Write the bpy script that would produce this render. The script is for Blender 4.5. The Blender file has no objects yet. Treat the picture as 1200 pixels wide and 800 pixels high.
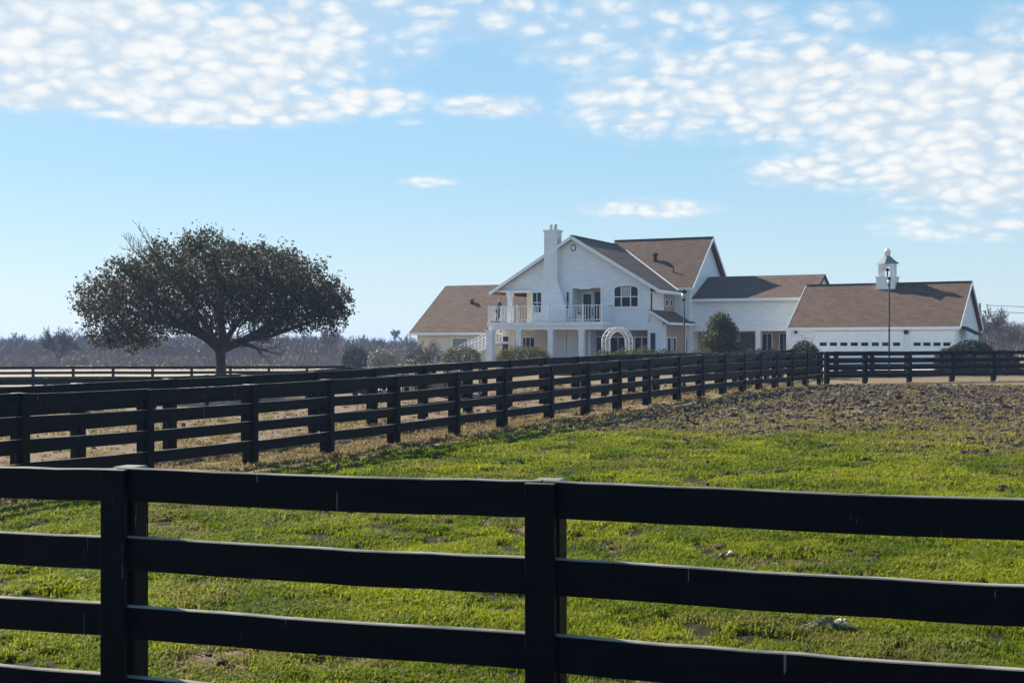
import bpy, bmesh, math, random
import numpy as np
from mathutils import Vector, Matrix, Quaternion

random.seed(7); rng = np.random.default_rng(11)
R = math.radians
SC = bpy.context.scene; COL = SC.collection
F, HZ, H = 1500.0, 405.0, 1.9            # lens in photo pixels, horizon row, eye height
SUN_AZ, SUN_EL = R(-44), R(33)           # azimuth from +Y towards +X
TH = 800/1500.0                          # paddock fence: x = TH*y - 15
CT = 1/math.sqrt(1+TH*TH)

# ------------------------------------------------------------------ terrain
def sst(t):
    t = np.clip(t, 0, 1); return t*t*(3-2*t)
_lat = rng.random((256, 256))
def vnoise(x, y):
    x = np.asarray(x, float); y = np.asarray(y, float)
    xi = np.floor(x).astype(int); yi = np.floor(y).astype(int)
    fx = x-xi; fy = y-yi; fx = fx*fx*(3-2*fx); fy = fy*fy*(3-2*fy)
    g = lambda a, b: _lat[a % 256, b % 256]
    return (g(xi, yi)*(1-fx)+g(xi+1, yi)*fx)*(1-fy)+(g(xi, yi+1)*(1-fx)+g(xi+1, yi+1)*fx)*fy
def fbm(x, y, o=4):
    s = 0; a = .5; n = 0
    for k in range(o):
        s = s+a*vnoise(x*2**k+17.3*k, y*2**k+9.1*k); n += a; a *= .5
    return s/n
def sA(x, y):                             # metres to the left of the long paddock fence
    return (np.asarray(y)*TH-15-np.asarray(x))*CT
def gz(x, y):
    x = np.asarray(x, float); y = np.asarray(y, float)
    rise = .36*sst((y-18)/25)+.08*sst((y-49)/10)
    yy = np.maximum(y, 5)
    drop = 1.0*sst((sA(x, y)-5)/20)*sst((-.02-x/yy)/.1)*sst((y-8)/8)
    return rise-drop
def gzf(x, y): return float(gz(x, y))
def px(x, Y): return (x-600)/F*Y
def pz(y, Y): return H-(y-HZ)*Y/F

# ------------------------------------------------------------------ materials
MATS = {}
def _mat(name):
    m = bpy.data.materials.new(name); m.use_nodes = True
    nt = m.node_tree; b = nt.nodes['Principled BSDF']
    MATS[name] = m
    return m, nt, b
def N(nt, t, **kw):
    n = nt.nodes.new(t)
    for k, v in kw.items():
        if k.startswith('i_'):
            n.inputs[int(k[2:]) if k[2:].isdigit() else k[2:].replace('_', ' ')].default_value = v
        else: setattr(n, k, v)
    return n
def ramp(nt, fac, stops):
    r = N(nt, 'ShaderNodeValToRGB'); e = r.color_ramp.elements
    while len(e) < len(stops): e.new(.5)
    for el, (p, c) in zip(e, stops):
        el.position = p; el.color = (*c, 1) if len(c) == 3 else c
    nt.links.new(fac, r.inputs[0]); return r.outputs[0]
def noise(nt, vec, scale, detail=4, rough=.55):
    n = N(nt, 'ShaderNodeTexNoise'); n.inputs['Scale'].default_value = scale
    n.inputs['Detail'].default_value = detail; n.inputs['Roughness'].default_value = rough
    if vec is not None: nt.links.new(vec, n.inputs['Vector'])
    return n.outputs['Fac']
def objc(nt): return N(nt, 'ShaderNodeTexCoord').outputs['Object']
def geo(nt): return N(nt, 'ShaderNodeNewGeometry').outputs['Position']
def scalev(nt, vec, s):
    m = N(nt, 'ShaderNodeVectorMath', operation='MULTIPLY'); m.inputs[1].default_value = s
    nt.links.new(vec, m.inputs[0]); return m.outputs[0]
def mth(nt, op, a, b=None, c=None):
    m = N(nt, 'ShaderNodeMath', operation=op)
    for i, v in enumerate((a, b, c)):
        if v is None: continue
        if isinstance(v, (int, float)): m.inputs[i].default_value = v
        else: nt.links.new(v, m.inputs[i])
    return m.outputs[0]
def mixc(nt, f, a, b):
    m = N(nt, 'ShaderNodeMix', data_type='RGBA')
    for i, v in ((0, f), (6, a), (7, b)):
        if isinstance(v, tuple): m.inputs[i].default_value = (*v, 1)
        elif isinstance(v, (int, float)): m.inputs[i].default_value = v
        else: nt.links.new(v, m.inputs[i])
    return m.outputs[2]
def bump(nt, b, h, dist, st=1):
    n = N(nt, 'ShaderNodeBump'); n.inputs['Distance'].default_value = dist; n.inputs['Strength'].default_value = st
    nt.links.new(h, n.inputs['Height']); nt.links.new(n.outputs[0], b.inputs['Normal'])

def simple(name, c1, c2, scale=6, rough=.6, bd=0, stretch=(1, 1, 1), spec=.5):
    m, nt, b = _mat(name)
    v = scalev(nt, objc(nt), stretch)
    f = noise(nt, v, scale, 5, .6)
    nt.links.new(ramp(nt, f, [(.3, c1), (.7, c2)]), b.inputs['Base Color'])
    b.inputs['Roughness'].default_value = rough
    b.inputs['Specular IOR Level'].default_value = spec
    if bd: bump(nt, b, f, bd)
    return m
# black painted boards, weathered: drips of pale wood, grain
def fence_paint():
    m, nt, b = _mat('black fence paint')
    g = geo(nt)
    f = noise(nt, scalev(nt, g, (2, 2, 14)), 3, 6, .65)
    base = ramp(nt, f, [(.3, (.0025, .003, .0045)), (.75, (.006, .0075, .011))])
    chip = noise(nt, scalev(nt, g, (70, 70, 3.2)), 1, 2, .5)
    blot = noise(nt, g, 1.7, 2, .5)
    k = mth(nt, 'MULTIPLY', mth(nt, 'GREATER_THAN', chip, .73), mth(nt, 'GREATER_THAN', blot, .52))
    col = mixc(nt, mth(nt, 'MULTIPLY', k, .5), base, (.28, .28, .28))
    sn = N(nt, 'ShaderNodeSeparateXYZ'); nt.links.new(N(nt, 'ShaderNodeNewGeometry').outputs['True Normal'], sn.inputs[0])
    sun_top = mth(nt, 'MULTIPLY', mth(nt, 'GREATER_THAN', sn.outputs[2], .6), ramp(nt, noise(nt, g, 3.1, 4, .6), [(.30, (.25,)*3), (.62, (1,)*3)]))  # sunlit line on up-facing board tops, painted into the colour with patchy strength
    col = mixc(nt, sun_top, col, (.26, .24, .205))
    nt.links.new(col, b.inputs['Base Color'])
    nt.links.new(ramp(nt, f, [(.2, (.34,)*3), (.8, (.6,)*3)]), b.inputs['Roughness'])
    b.inputs['Specular IOR Level'].default_value = .10
    bump(nt, b, f, .003, .5)
    return m
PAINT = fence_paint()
def siding(name, c1, c2, pitch=.18, bd=.012):
    m, nt, b = _mat(name)
    o = objc(nt); s = N(nt, 'ShaderNodeSeparateXYZ'); nt.links.new(o, s.inputs[0])
    t = mth(nt, 'FRACT', mth(nt, 'DIVIDE', s.outputs[2], pitch))
    f = noise(nt, scalev(nt, o, (1, 1, 3)), 1.2, 5, .6)
    nt.links.new(ramp(nt, f, [(.3, c1), (.7, c2)]), b.inputs['Base Color'])
    b.inputs['Roughness'].default_value = .55
    bump(nt, b, mth(nt, 'SUBTRACT', 1.0, t), bd)
    return m
SIDING = siding('white lap siding', (.66, .68, .70), (.78, .79, .80))
TRIM = simple('white trim paint', (.70, .71, .72), (.80, .80, .80), 3, .5)
BEIGE = siding('cream siding', (.60, .52, .42), (.68, .60, .50))
def brickm(name, c1, c2, mortar, sx=1.0):
    m, nt, b = _mat(name)
    o = objc(nt); s = N(nt, 'ShaderNodeSeparateXYZ'); nt.links.new(o, s.inputs[0])
    cmb = N(nt, 'ShaderNodeCombineXYZ')
    nt.links.new(mth(nt, 'ADD', s.outputs[0], s.outputs[1]), cmb.inputs[0]); nt.links.new(s.outputs[2], cmb.inputs[1])
    br = N(nt, 'ShaderNodeTexBrick'); nt.links.new(cmb.outputs[0], br.inputs['Vector'])
    br.inputs['Color1'].default_value = (*c1, 1); br.inputs['Color2'].default_value = (*c2, 1)
    br.inputs['Mortar'].default_value = (*mortar, 1); br.inputs['Scale'].default_value = 1
    br.inputs['Brick Width'].default_value = .22*sx; br.inputs['Row Height'].default_value = .075*sx
    br.inputs['Mortar Size'].default_value = .008
    nt.links.new(br.outputs[0], b.inputs['Base Color']); b.inputs['Roughness'].default_value = .85
    bump(nt, b, br.outputs['Fac'], -.006)
    return m
BRICK = brickm('tan brick', (.36, .25, .19), (.28, .20, .16), (.42, .36, .30))
def shingle():
    m, nt, b = _mat('brown shingles')
    o = objc(nt)
    s = N(nt, 'ShaderNodeSeparateXYZ'); nt.links.new(o, s.inputs[0])
    cmb = N(nt, 'ShaderNodeCombineXYZ')
    nt.links.new(mth(nt, 'ADD', s.outputs[0], mth(nt, 'MULTIPLY', s.outputs[1], .13)), cmb.inputs[0])
    nt.links.new(mth(nt, 'MULTIPLY', s.outputs[2], 1.8), cmb.inputs[1])
    br = N(nt, 'ShaderNodeTexBrick'); nt.links.new(cmb.outputs[0], br.inputs['Vector'])
    br.inputs['Color1'].default_value = (0.095, 0.060, 0.042, 1); br.inputs['Color2'].default_value = (0.148, 0.098, 0.070, 1)
    br.inputs['Mortar'].default_value = (0.05082, 0.03432, 0.02429, 1); br.inputs['Scale'].default_value = 1
    br.inputs['Brick Width'].default_value = .42; br.inputs['Row Height'].default_value = .22
    br.inputs['Mortar Size'].default_value = .012; br.inputs['Bias'].default_value = -.1
    f = noise(nt, o, .7, 6, .65)
    f2 = noise(nt, o, 3.1, 4, .7)
    col = mixc(nt, mth(nt, 'MULTIPLY', f, .55), br.outputs[0], (0.105, 0.066, 0.046))
    col = mixc(nt, mth(nt, 'MULTIPLY', mth(nt, 'GREATER_THAN', f2, .6), .25), col, (0.06171, 0.0396, 0.02915))
    nt.links.new(col, b.inputs['Base Color']); b.inputs['Roughness'].default_value = .9
    b.inputs['Specular IOR Level'].default_value = .2
    bump(nt, b, br.outputs['Fac'], -.012)
    return m
SHINGLE = shingle()
def glass():
    m, nt, b = _mat('dark window glass')
    f = noise(nt, objc(nt), 2.2, 3, .5)
    nt.links.new(ramp(nt, f, [(.35, (.004, .005, .007)), (.75, (.018, .02, .024))]), b.inputs['Base Color'])
    b.inputs['Roughness'].default_value = .08; b.inputs['Specular IOR Level'].default_value = .14
    return m
GLASS = glass()
METAL = simple('dark lamp metal', (.02, .022, .026), (.04, .042, .05), 8, .75, 0, (1, 1, 1), .12)
GREYMETAL = simple('galvanised grey metal', (.35, .36, .38), (.5, .5, .52), 9, .45)
CURTAIN = simple('pale curtain', (.33, .29, .24), (.48, .43, .37), 14, .8, 0, (3, 3, .3))
CONCRETE = simple('pale concrete', (0.357, 0.34, 0.3145), (0.476, 0.459, 0.425), 1.5, .85)
def leafm(name, c1, c2, c3, trans=.35, rough=.45, spec=.4):
    m, nt, b = _mat(name)
    g = geo(nt)
    f = noise(nt, g, 1.1, 3, .6); f2 = noise(nt, g, 19, 1, .5)
    col = mixc(nt, ramp(nt, f2, [(.46, (0,)*3), (.66, (1,)*3)]), ramp(nt, f, [(.35, c1), (.65, c2)]), c3)
    nt.links.new(col, b.inputs['Base Color']); b.inputs['Roughness'].default_value = rough
    b.inputs['Specular IOR Level'].default_value = spec
    tr = N(nt, 'ShaderNodeBsdfTranslucent'); nt.links.new(col, tr.inputs[0])
    mx = N(nt, 'ShaderNodeMixShader'); mx.inputs[0].default_value = trans
    nt.links.new(b.outputs[0], mx.inputs[1]); nt.links.new(tr.outputs[0], mx.inputs[2])
    nt.links.new(mx.outputs[0], nt.nodes['Material Output'].inputs[0])
    return m
OAKLEAF = leafm('oak leaves', (.020, .028, .015), (.034, .042, .020), (.13, .095, .048), .34, .65, .12)
HEDGELEAF = leafm('clipped hedge leaves', (0.0595, 0.06375, 0.0187), (0.102, 0.09775, 0.0255), (0.1615, 0.136, 0.0425), .35, .7, .1)
HOLLY = leafm('glossy evergreen leaves', (0.0255, 0.03825, 0.0153), (0.051, 0.06375, 0.0238), (0.1445, 0.1318, 0.06375), .28, .6, .15)
DARKLEAF = leafm('dark shrub leaves', (.022, .032, .018), (.035, .045, .022), (.05, .05, .03), .2, .7, .1)
BARK = simple('oak bark', (0.02975, 0.0238, 0.0204), (0.07225, 0.0595, 0.051), 5, .9, .03, (2, 2, .4))
TWIG = simple('bare twig bark', (0.104, 0.08, 0.068), (0.176, 0.144, 0.124), 2, .9)
PALEBARK = simple('pale grey twigs', (0.096, 0.076, 0.068), (0.192, 0.16, 0.144), 3, .85)
SKIN = simple('skin', (.42, .26, .19), (.48, .30, .22), 5, .5)
HAIR = simple('dark hair', (.012, .010, .009), (.03, .022, .018), 12, .5)
CLOTHD = simple('dark jacket cloth', (.012, .013, .018), (.025, .026, .032), 20, .8)
CLOTHB = simple('dark trouser cloth', (.02, .022, .03), (.035, .038, .05), 20, .8)
CLAY = simple('white glazed planter', (.6, .6, .58), (.7, .7, .68), 4, .5)

def grassm():
    m, nt, b = _mat('grass blades')
    a = N(nt, 'ShaderNodeAttribute', attribute_type='INSTANCER', attribute_name='tint')
    s = N(nt, 'ShaderNodeSeparateColor'); nt.links.new(a.outputs['Color'], s.inputs[0])
    g = mixc(nt, s.outputs[1], (.090, .145, .004), (.270, .300, .010))
    col = mixc(nt, s.outputs[0], g, (.25, .185, .088))
    nt.links.new(col, b.inputs['Base Color']); b.inputs['Roughness'].default_value = .6
    b.inputs['Specular IOR Level'].default_value = .1
    tr = N(nt, 'ShaderNodeBsdfTranslucent'); nt.links.new(col, tr.inputs[0])
    mx = N(nt, 'ShaderNodeMixShader'); mx.inputs[0].default_value = .45
    nt.links.new(b.outputs[0], mx.inputs[1]); nt.links.new(tr.outputs[0], mx.inputs[2])
    nt.links.new(mx.outputs[0], nt.nodes['Material Output'].inputs[0])
    return m
GRASS = grassm()
CLOD = simple('dry mud clod', (.030, .021, .012), (.125, .087, .053), 9, .95, .01)
def groundm():
    m, nt, b = _mat('paddock ground')
    g = geo(nt)
    def at(n):
        a = N(nt, 'ShaderNodeAttribute', attribute_name=n); return a.outputs['Fac']
    fine = noise(nt, g, 9, 6, .7); mid = noise(nt, g, 1.3, 5, .6); big = noise(nt, g, .16, 4, .55)
    vf = noise(nt, g, 38, 3, .6)
    tan = mixc(nt, ramp(nt, fine, [(.35, (0,)*3), (.65, (1,)*3)]), (0.1554, 0.1147, 0.0703), (0.2812, 0.2146, 0.1332))
    tan = mixc(nt, ramp(nt, mid, [(.4, (0,)*3), (.7, (1,)*3)]), tan, (0.1776, 0.148, 0.0814))
    brown = mixc(nt, ramp(nt, fine, [(.35, (0,)*3), (.65, (1,)*3)]), (0.1258, 0.08732, 0.0592), (0.2738, 0.1998, 0.1406))
    brown = mixc(nt, ramp(nt, mid, [(.45, (0,)*3), (.75, (.7,)*3)]), brown, (0.222, 0.1665, 0.1147))
    soil = mixc(nt, ramp(nt, fine, [(.35, (0,)*3), (.65, (1,)*3)]), (.014, .014, .006), (.045, .04, .015))
    mud = mixc(nt, ramp(nt, fine, [(.38, (0,)*3), (.62, (1,)*3)]), (0.0592, 0.04144, 0.02516), (0.296, 0.222, 0.1443))
    pale = mixc(nt, ramp(nt, mid, [(.4, (0,)*3), (.65, (1,)*3)]), (0.32, 0.276, 0.2), (0.4, 0.352, 0.264))
    def soft(a, lo, hi):
        e = mth(nt, 'ADD', a, mth(nt, 'MULTIPLY', mth(nt, 'SUBTRACT', mid, .5), .9))
        return ramp(nt, e, [(lo, (0,)*3), (hi, (1,)*3)])
    c = mixc(nt, soft(at('tan'), .4, .6), brown, tan)
    c = mixc(nt, soft(at('pale'), .3, .7), c, pale)
    c = mixc(nt, soft(at('green'), .35, .65), c, soil)
    c = mixc(nt, soft(at('mud'), .35, .6), c, mud)
    nt.links.new(c, b.inputs['Base Color']); b.inputs['Roughness'].default_value = .95
    b.inputs['Specular IOR Level'].default_value = .1
    h = mth(nt, 'ADD', mth(nt, 'MULTIPLY', fine, .7), mth(nt, 'MULTIPLY', vf, .3))
    bump(nt, b, h, .09, 1)
    return m
GROUND = groundm()

# ------------------------------------------------------------------ mesh helpers
class MB:
    def __init__(s): s.v = []; s.f = []; s.sm = []
    def add(s, vs, fs, smooth=False):
        o = len(s.v); s.v += [tuple(map(float, p)) for p in vs]
        s.f += [tuple(i+o for i in f) for f in fs]; s.sm += [smooth]*len(fs); return s
    def box(s, x0, x1, y0, y1, z0, z1):
        return s.add([(x0, y0, z0), (x1, y0, z0), (x1, y1, z0), (x0, y1, z0), (x0, y0, z1), (x1, y0, z1), (x1, y1, z1), (x0, y1, z1)],
                     [(0, 3, 2, 1), (4, 5, 6, 7), (0, 1, 5, 4), (1, 2, 6, 5), (2, 3, 7, 6), (3, 0, 4, 7)])
    def bar(s, a, b, w, h, up=(0, 0, 1)):       # box beam from a to b, w sideways, h along up
        a = Vector(a); b = Vector(b); d = (b-a).normalized(); u = Vector(up)
        r = d.cross(u).normalized(); u = r.cross(d).normalized()
        vs = []
        for p in (a, b):
            for i, j in ((-1, -1), (1, -1), (1, 1), (-1, 1)): vs.append(p+r*w/2*i+u*h/2*j)
        return s.add(vs, [(0, 1, 2, 3), (7, 6, 5, 4), (0, 4, 5, 1), (1, 5, 6, 2), (2, 6, 7, 3), (3, 7, 4, 0)])
    def tube(s, pts, rad, n=6, cap=True):
        pts = [Vector(p) for p in pts]
        if not hasattr(rad, '__len__'): rad = [rad]*len(pts)
        vs = []; fs = []
        ref = Vector((0, 0, 1))
        for i, p in enumerate(pts):
            d = (pts[min(i+1, len(pts)-1)]-pts[max(i-1, 0)]).normalized()
            r = d.cross(ref if abs(d.z) < .95 else Vector((1, 0, 0))).normalized(); u = r.cross(d)
            for k in range(n):
                a = 2*math.pi*k/n; vs.append(p+(r*math.cos(a)+u*math.sin(a))*rad[i])
        for i in range(len(pts)-1):
            for k in range(n):
                fs.append((i*n+k, i*n+(k+1) % n, (i+1)*n+(k+1) % n, (i+1)*n+k))
        if cap: fs += [tuple(range(n))[::-1], tuple(range((len(pts)-1)*n, len(pts)*n))]
        return s.add(vs, fs, n > 4)
    def lathe(s, c, prof, n=16):                # prof: (r, z)
        vs = []; fs = []
        for r, z in prof:
            for k in range(n):
                a = 2*math.pi*k/n; vs.append((c[0]+r*math.cos(a), c[1]+r*math.sin(a), c[2]+z))
        for i in range(len(prof)-1):
            for k in range(n): fs.append((i*n+k, i*n+(k+1) % n, (i+1)*n+(k+1) % n, (i+1)*n+k))
        fs += [tuple(range(n))[::-1], tuple(range((len(prof)-1)*n, len(prof)*n))]
        return s.add(vs, fs, n > 4)
    def prism(s, poly, off):                    # planar polygon (3-D) extruded by off
        n = len(poly); off = Vector(off); a = [Vector(p) for p in poly]
        vs = a+[p+off for p in a]
        fs = [tuple(range(n)), tuple(range(2*n-1, n-1, -1))]+[(i, i+n, (i+1) % n+n, (i+1) % n) for i in range(n)]
        return s.add(vs, fs)
    def build(s, name, mat, parent=None, bevel=0, loc=None):
        me = bpy.data.meshes.new(name); me.from_pydata(s.v, [], s.f); me.update()
        me.materials.append(mat)
        me.polygons.foreach_set('use_smooth', s.sm)
        bm = bmesh.new(); bm.from_mesh(me); bmesh.ops.recalc_face_normals(bm, faces=bm.faces)
        if bevel: bmesh.ops.bevel(bm, geom=bm.edges[:], offset=bevel, segments=1, affect='EDGES', clamp_overlap=True)
        bm.to_mesh(me); bm.free()
        o = bpy.data.objects.new(name, me); COL.objects.link(o)
        if parent: o.parent = parent
        if loc: o.location = loc
        return o
def tag(o, label=None, cat=None, group=None, kind=None):
    for k, v in (('label', label), ('category', cat), ('group', group), ('kind', kind)):
        if v: o[k] = v
    return o
def empty(name, loc, rz=0):
    o = bpy.data.objects.new(name, None); COL.objects.link(o); o.location = loc; o.rotation_euler = (0, 0, rz)
    o.empty_display_size = .2; return o
def npmesh(name, V, Fc, mat, parent=None, smooth=False):
    me = bpy.data.meshes.new(name); V = np.asarray(V, np.float32); Fc = np.asarray(Fc, np.int32)
    k = Fc.shape[1]
    me.vertices.add(len(V)); me.vertices.foreach_set('co', V.ravel())
    me.loops.add(Fc.size); me.loops.foreach_set('vertex_index', Fc.ravel())
    me.polygons.add(len(Fc)); me.polygons.foreach_set('loop_start', np.arange(0, Fc.size, k, dtype=np.int32))
    me.update(calc_edges=True); me.validate()
    if smooth: me.polygons.foreach_set('use_smooth', np.ones(len(Fc), bool))
    me.materials.append(mat)
    o = bpy.data.objects.new(name, me); COL.objects.link(o)
    if parent: o.parent = parent
    return o
def copy_tree(o, parent=None):
    c = o.copy(); COL.objects.link(c)
    if parent: c.parent = parent
    for ch in list(o.children): copy_tree(ch, c)
    return c

# ------------------------------------------------------------------ ground sheet
def make_ground():
    rad = [0]
    r = .6
    while r < 3500:
        rad.append(r); r *= 1.012 if 5 < r < 70 else 1.06
    ang = list(np.arange(-34, 34.01, .3))+list(np.arange(36, 326, 4))
    ang = np.radians(np.array(ang)); na = len(ang)
    V = [(0, 0, gzf(0, 0))]
    rr = np.array(rad[1:])
    A, Rr = np.meshgrid(ang, rr)
    X = (Rr*np.sin(A)).ravel(); Y = (Rr*np.cos(A)).ravel()
    Z = gz(X, Y)
    fall = np.clip(1-Rr.ravel()/160, 0, 1)
    Z = Z+fall*((fbm(X*1.6+40, Y*1.6, 3)-.5)*.07+(fbm(X*7, Y*7+30, 2)-.5)*.03)
    V = np.vstack([[0, 0, 0], np.stack([X, Y, Z], 1)])
    fs = []; tri = []
    nr = len(rr)
    i = np.arange(nr-1)[:, None]*na; k = np.arange(na)[None, :]; k2 = (k+1) % na
    q = np.stack([1+i+k, 1+i+na+k, 1+i+na+k2, 1+i+k2], -1).reshape(-1, 4)
    me = bpy.data.meshes.new('ground')
    faces = q.tolist()+[(0, 1+a, 1+(a+1) % na) for a in range(na)]
    me.from_pydata(V.tolist(), [], faces); me.update()
    me.materials.append(GROUND)
    me.polygons.foreach_set('use_smooth', np.ones(len(faces), bool))
    X, Y = V[:, 0], V[:, 1]
    for n, a in zip(('green', 'mud', 'tan', 'pale'), zones(X, Y)):
        at = me.attributes.new(n, 'FLOAT', 'POINT'); at.data.foreach_set('value', a.astype(np.float32))
    o = bpy.data.objects.new('ground', me); COL.objects.link(o)
    return tag(o, kind='structure')
def zones(X, Y):
    s = sA(X, Y)
    inside = sst((-s-.6)/1.0)*sst((50.3-Y)/1.5)
    lush = sst((35-Y+(fbm(X*.25, Y*.25)-.5)*14-.35*X)/9)
    lush = np.maximum(lush, 0)
    mud = inside*sst((Y-25.5+.40*X+(fbm(X*.3+9, Y*.3)-.5)*14)/6)*sst((49.6-Y)/1.5)
    bare = sst((fbm(X*.9+31, Y*.9+7, 4)-.675)/.05)*inside*.75
    mud = np.maximum(mud, bare*.9)
    green = inside*lush
    tan = np.maximum(sst((s+1.5)/1.2)*sst((2.6-s)/1.2), sst((Y-49)/1.5)*sst((64-Y)/3))
    pale = np.maximum(sst((Y-62)/12)*sst((-.06-X/np.maximum(Y, 5))/.05), sst((Y-140)/30)*.6)
    return green, mud, tan, pale
make_ground()

# ------------------------------------------------------------------ scattered stuff
LIB = bpy.data.collections.new('scatter sources')
def lib(o):
    for c in list(o.users_collection): c.objects.unlink(o)
    LIBS.objects.link(o)
def scatter(name, P, rot, scl, idx, tint, coll):
    me = bpy.data.meshes.new(name); me.vertices.add(len(P)); me.vertices.foreach_set('co', P.astype(np.float32).ravel())
    for n, t, a, k in (('rot', 'FLOAT_VECTOR', rot, 'vector'), ('scl', 'FLOAT_VECTOR', scl, 'vector'), ('idx', 'INT', idx, 'value'), ('tint', 'FLOAT_VECTOR', tint, 'vector')):
        at = me.attributes.new(n, t, 'POINT')
        at.data.foreach_set(k, (a.astype(np.int32) if t == 'INT' else a.astype(np.float32)).ravel())
    me.update()
    o = bpy.data.objects.new(name, me); COL.objects.link(o)
    ng = bpy.data.node_groups.new(name, 'GeometryNodeTree')
    ng.interface.new_socket('Geometry', in_out='INPUT', socket_type='NodeSocketGeometry')
    ng.interface.new_socket('Geometry', in_out='OUTPUT', socket_type='NodeSocketGeometry')
    gi = ng.nodes.new('NodeGroupInput'); go = ng.nodes.new('NodeGroupOutput')
    ip = ng.nodes.new('GeometryNodeInstanceOnPoints'); ci = ng.nodes.new('GeometryNodeCollectionInfo')
    ci.inputs['Collection'].default_value = coll
    ci.inputs['Separate Children'].default_value = True; ci.inputs['Reset Children'].default_value = True
    ip.inputs['Pick Instance'].default_value = True
    L = ng.links.new
    def na(n, t):
        a = ng.nodes.new('GeometryNodeInputNamedAttribute'); a.data_type = t; a.inputs['Name'].default_value = n
        return next(x for x in a.outputs if x.enabled and x.name == 'Attribute')
    L(gi.outputs[0], ip.inputs['Points']); L(ci.outputs[0], ip.inputs['Instance'])
    L(na('idx', 'INT'), ip.inputs['Instance Index'])
    er = ng.nodes.new('FunctionNodeEulerToRotation'); L(na('rot', 'FLOAT_VECTOR'), er.inputs[0]); L(er.outputs[0], ip.inputs['Rotation'])
    L(na('scl', 'FLOAT_VECTOR'), ip.inputs['Scale']); L(ip.outputs[0], go.inputs[0])
    md = o.modifiers.new('scatter', 'NODES'); md.node_group = ng
    return o
def tuft(seed, nb=16, spread=.05, hgt=.036):
    r = random.Random(seed); m = MB()
    for k in range(nb):
        a = r.random()*6.283; d = spread*math.sqrt(r.random()); x = d*math.cos(a); y = d*math.sin(a)
        b = r.random()*6.283; ln = hgt*(.5+r.random()*.8); w = .0026+.0016*r.random(); lean = .25+.75*r.random()
        cx, cy = math.cos(b), math.sin(b); tx, ty = -cy*w, cx*w
        p = [(x-tx, y-ty, -.01), (x+tx, y+ty, -.01)]
        mx, my, mz = x+cx*ln*.35*lean, y+cy*ln*.35*lean, ln*.6
        ex, ey, ez = x+cx*ln*.95*lean, y+cy*ln*.95*lean, ln*(1-.35*lean)
        m.add(p+[(mx+tx*.8, my+ty*.8, mz), (mx-tx*.8, my-ty*.8, mz), (ex, ey, ez)], [(0, 1, 2, 3), (3, 2, 4)])
    return m
def mkcoll(name): return bpy.data.collections.new(name)
GC = mkcoll('tuft shapes'); CC = mkcoll('clod shapes')
for k in range(6):
    o = tuft(k, 26).build('tuft', GRASS); COL.objects.unlink(o); GC.objects.link(o)
for k in range(5):
    bm = bmesh.new(); bmesh.ops.create_icosphere(bm, subdivisions=2, radius=1)
    rr = random.Random(k+50); of = rr.random()*50
    for v in bm.verts:
        n = float(fbm(v.co.x*1.6+of, v.co.y*1.6+v.co.z*1.9+of, 3)); v.co *= .15+1.7*n; v.co.z *= .7
    me = bpy.data.meshes.new('clod'); bm.to_mesh(me); bm.free(); me.materials.append(CLOD)
    o = bpy.data.objects.new('clod', me); CC.objects.link(o)

def sample(n, y0, y1, a=.52, pw=1.0):
    # uniform in screen-ish wedge: density falls with distance when pw<2
    u = rng.random(n); Y = (y0**pw+u*(y1**pw-y0**pw))**(1/pw)
    X = Y*(rng.random(n)*2-1)*a
    return X, Y
def ground_h(X, Y):
    Rr = np.hypot(X, Y); fall = np.clip(1-Rr/160, 0, 1)
    return gz(X, Y)+fall*((fbm(X*1.6+40, Y*1.6, 3)-.5)*.07+(fbm(X*7, Y*7+30, 2)-.5)*.03)
# grass
gx, gy = [], []
for n, y0, y1, pw in ((95000, 6.3, 16, 1.3), (70000, 14, 30, 1.3), (50000, 28, 50, 1.3)):
    a, b = sample(n, y0, y1, .5, pw); gx.append(a); gy.append(b)
X = np.concatenate(gx); Y = np.concatenate(gy)
g, mu, ta, pa = zones(X, Y)
clump = fbm(X*2.2+3, Y*2.2, 3)
hum = fbm(X*6.5+13, Y*3.6+2, 2)
prob = g*(1-mu*.93)*np.clip((clump-.32)/.20, .10, 1)*np.clip((hum-.33)/.13, .08, 1)+.14*ta*(sA(X, Y) < 4)+.03*mu+.035*(sA(X, Y) > 1.5)
keep = rng.random(len(X)) < prob
X, Y, g, mu, ta, clump = (q[keep] for q in (X, Y, g, mu, ta, clump)); n = len(X)
Z = ground_h(X, Y)
dry = np.clip(.02+(sA(X, Y) > 1.5)*.75+ta*.9+mu*.55+sst((fbm(X*.5+70, Y*.5, 3)-.60)/.12)*.35+sst((Y-20)/22)*.22+rng.normal(0, .10, n), 0, 1)
dry = np.where(rng.random(n) < .04, .8, dry)
bri = np.clip(.56+(fbm(X*1.1+5, Y*1.1+8, 3)-.5)*2.4+rng.normal(0, .22, n), 0, 1)
S = (.75+.55*rng.random(n))*np.clip(.55+clump*1.0, .6, 1.3)*np.clip(.8+hum*.6, .8, 1.3)[keep]*np.clip(.85+Y/45, 1, 1.6)
scl = np.stack([S*np.clip(.9+Y/30, 1, 1.9), S*np.clip(.9+Y/30, 1, 1.9), S*.95], 1)
rot = np.stack([rng.normal(0, .12, n), rng.normal(0, .12, n), rng.random(n)*6.283], 1)
go_ = scatter('grass', np.stack([X, Y, Z], 1), rot, scl, rng.integers(0, 6, n), np.stack([dry, bri, bri*0], 1), GC)
tag(go_, kind='stuff')
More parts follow.
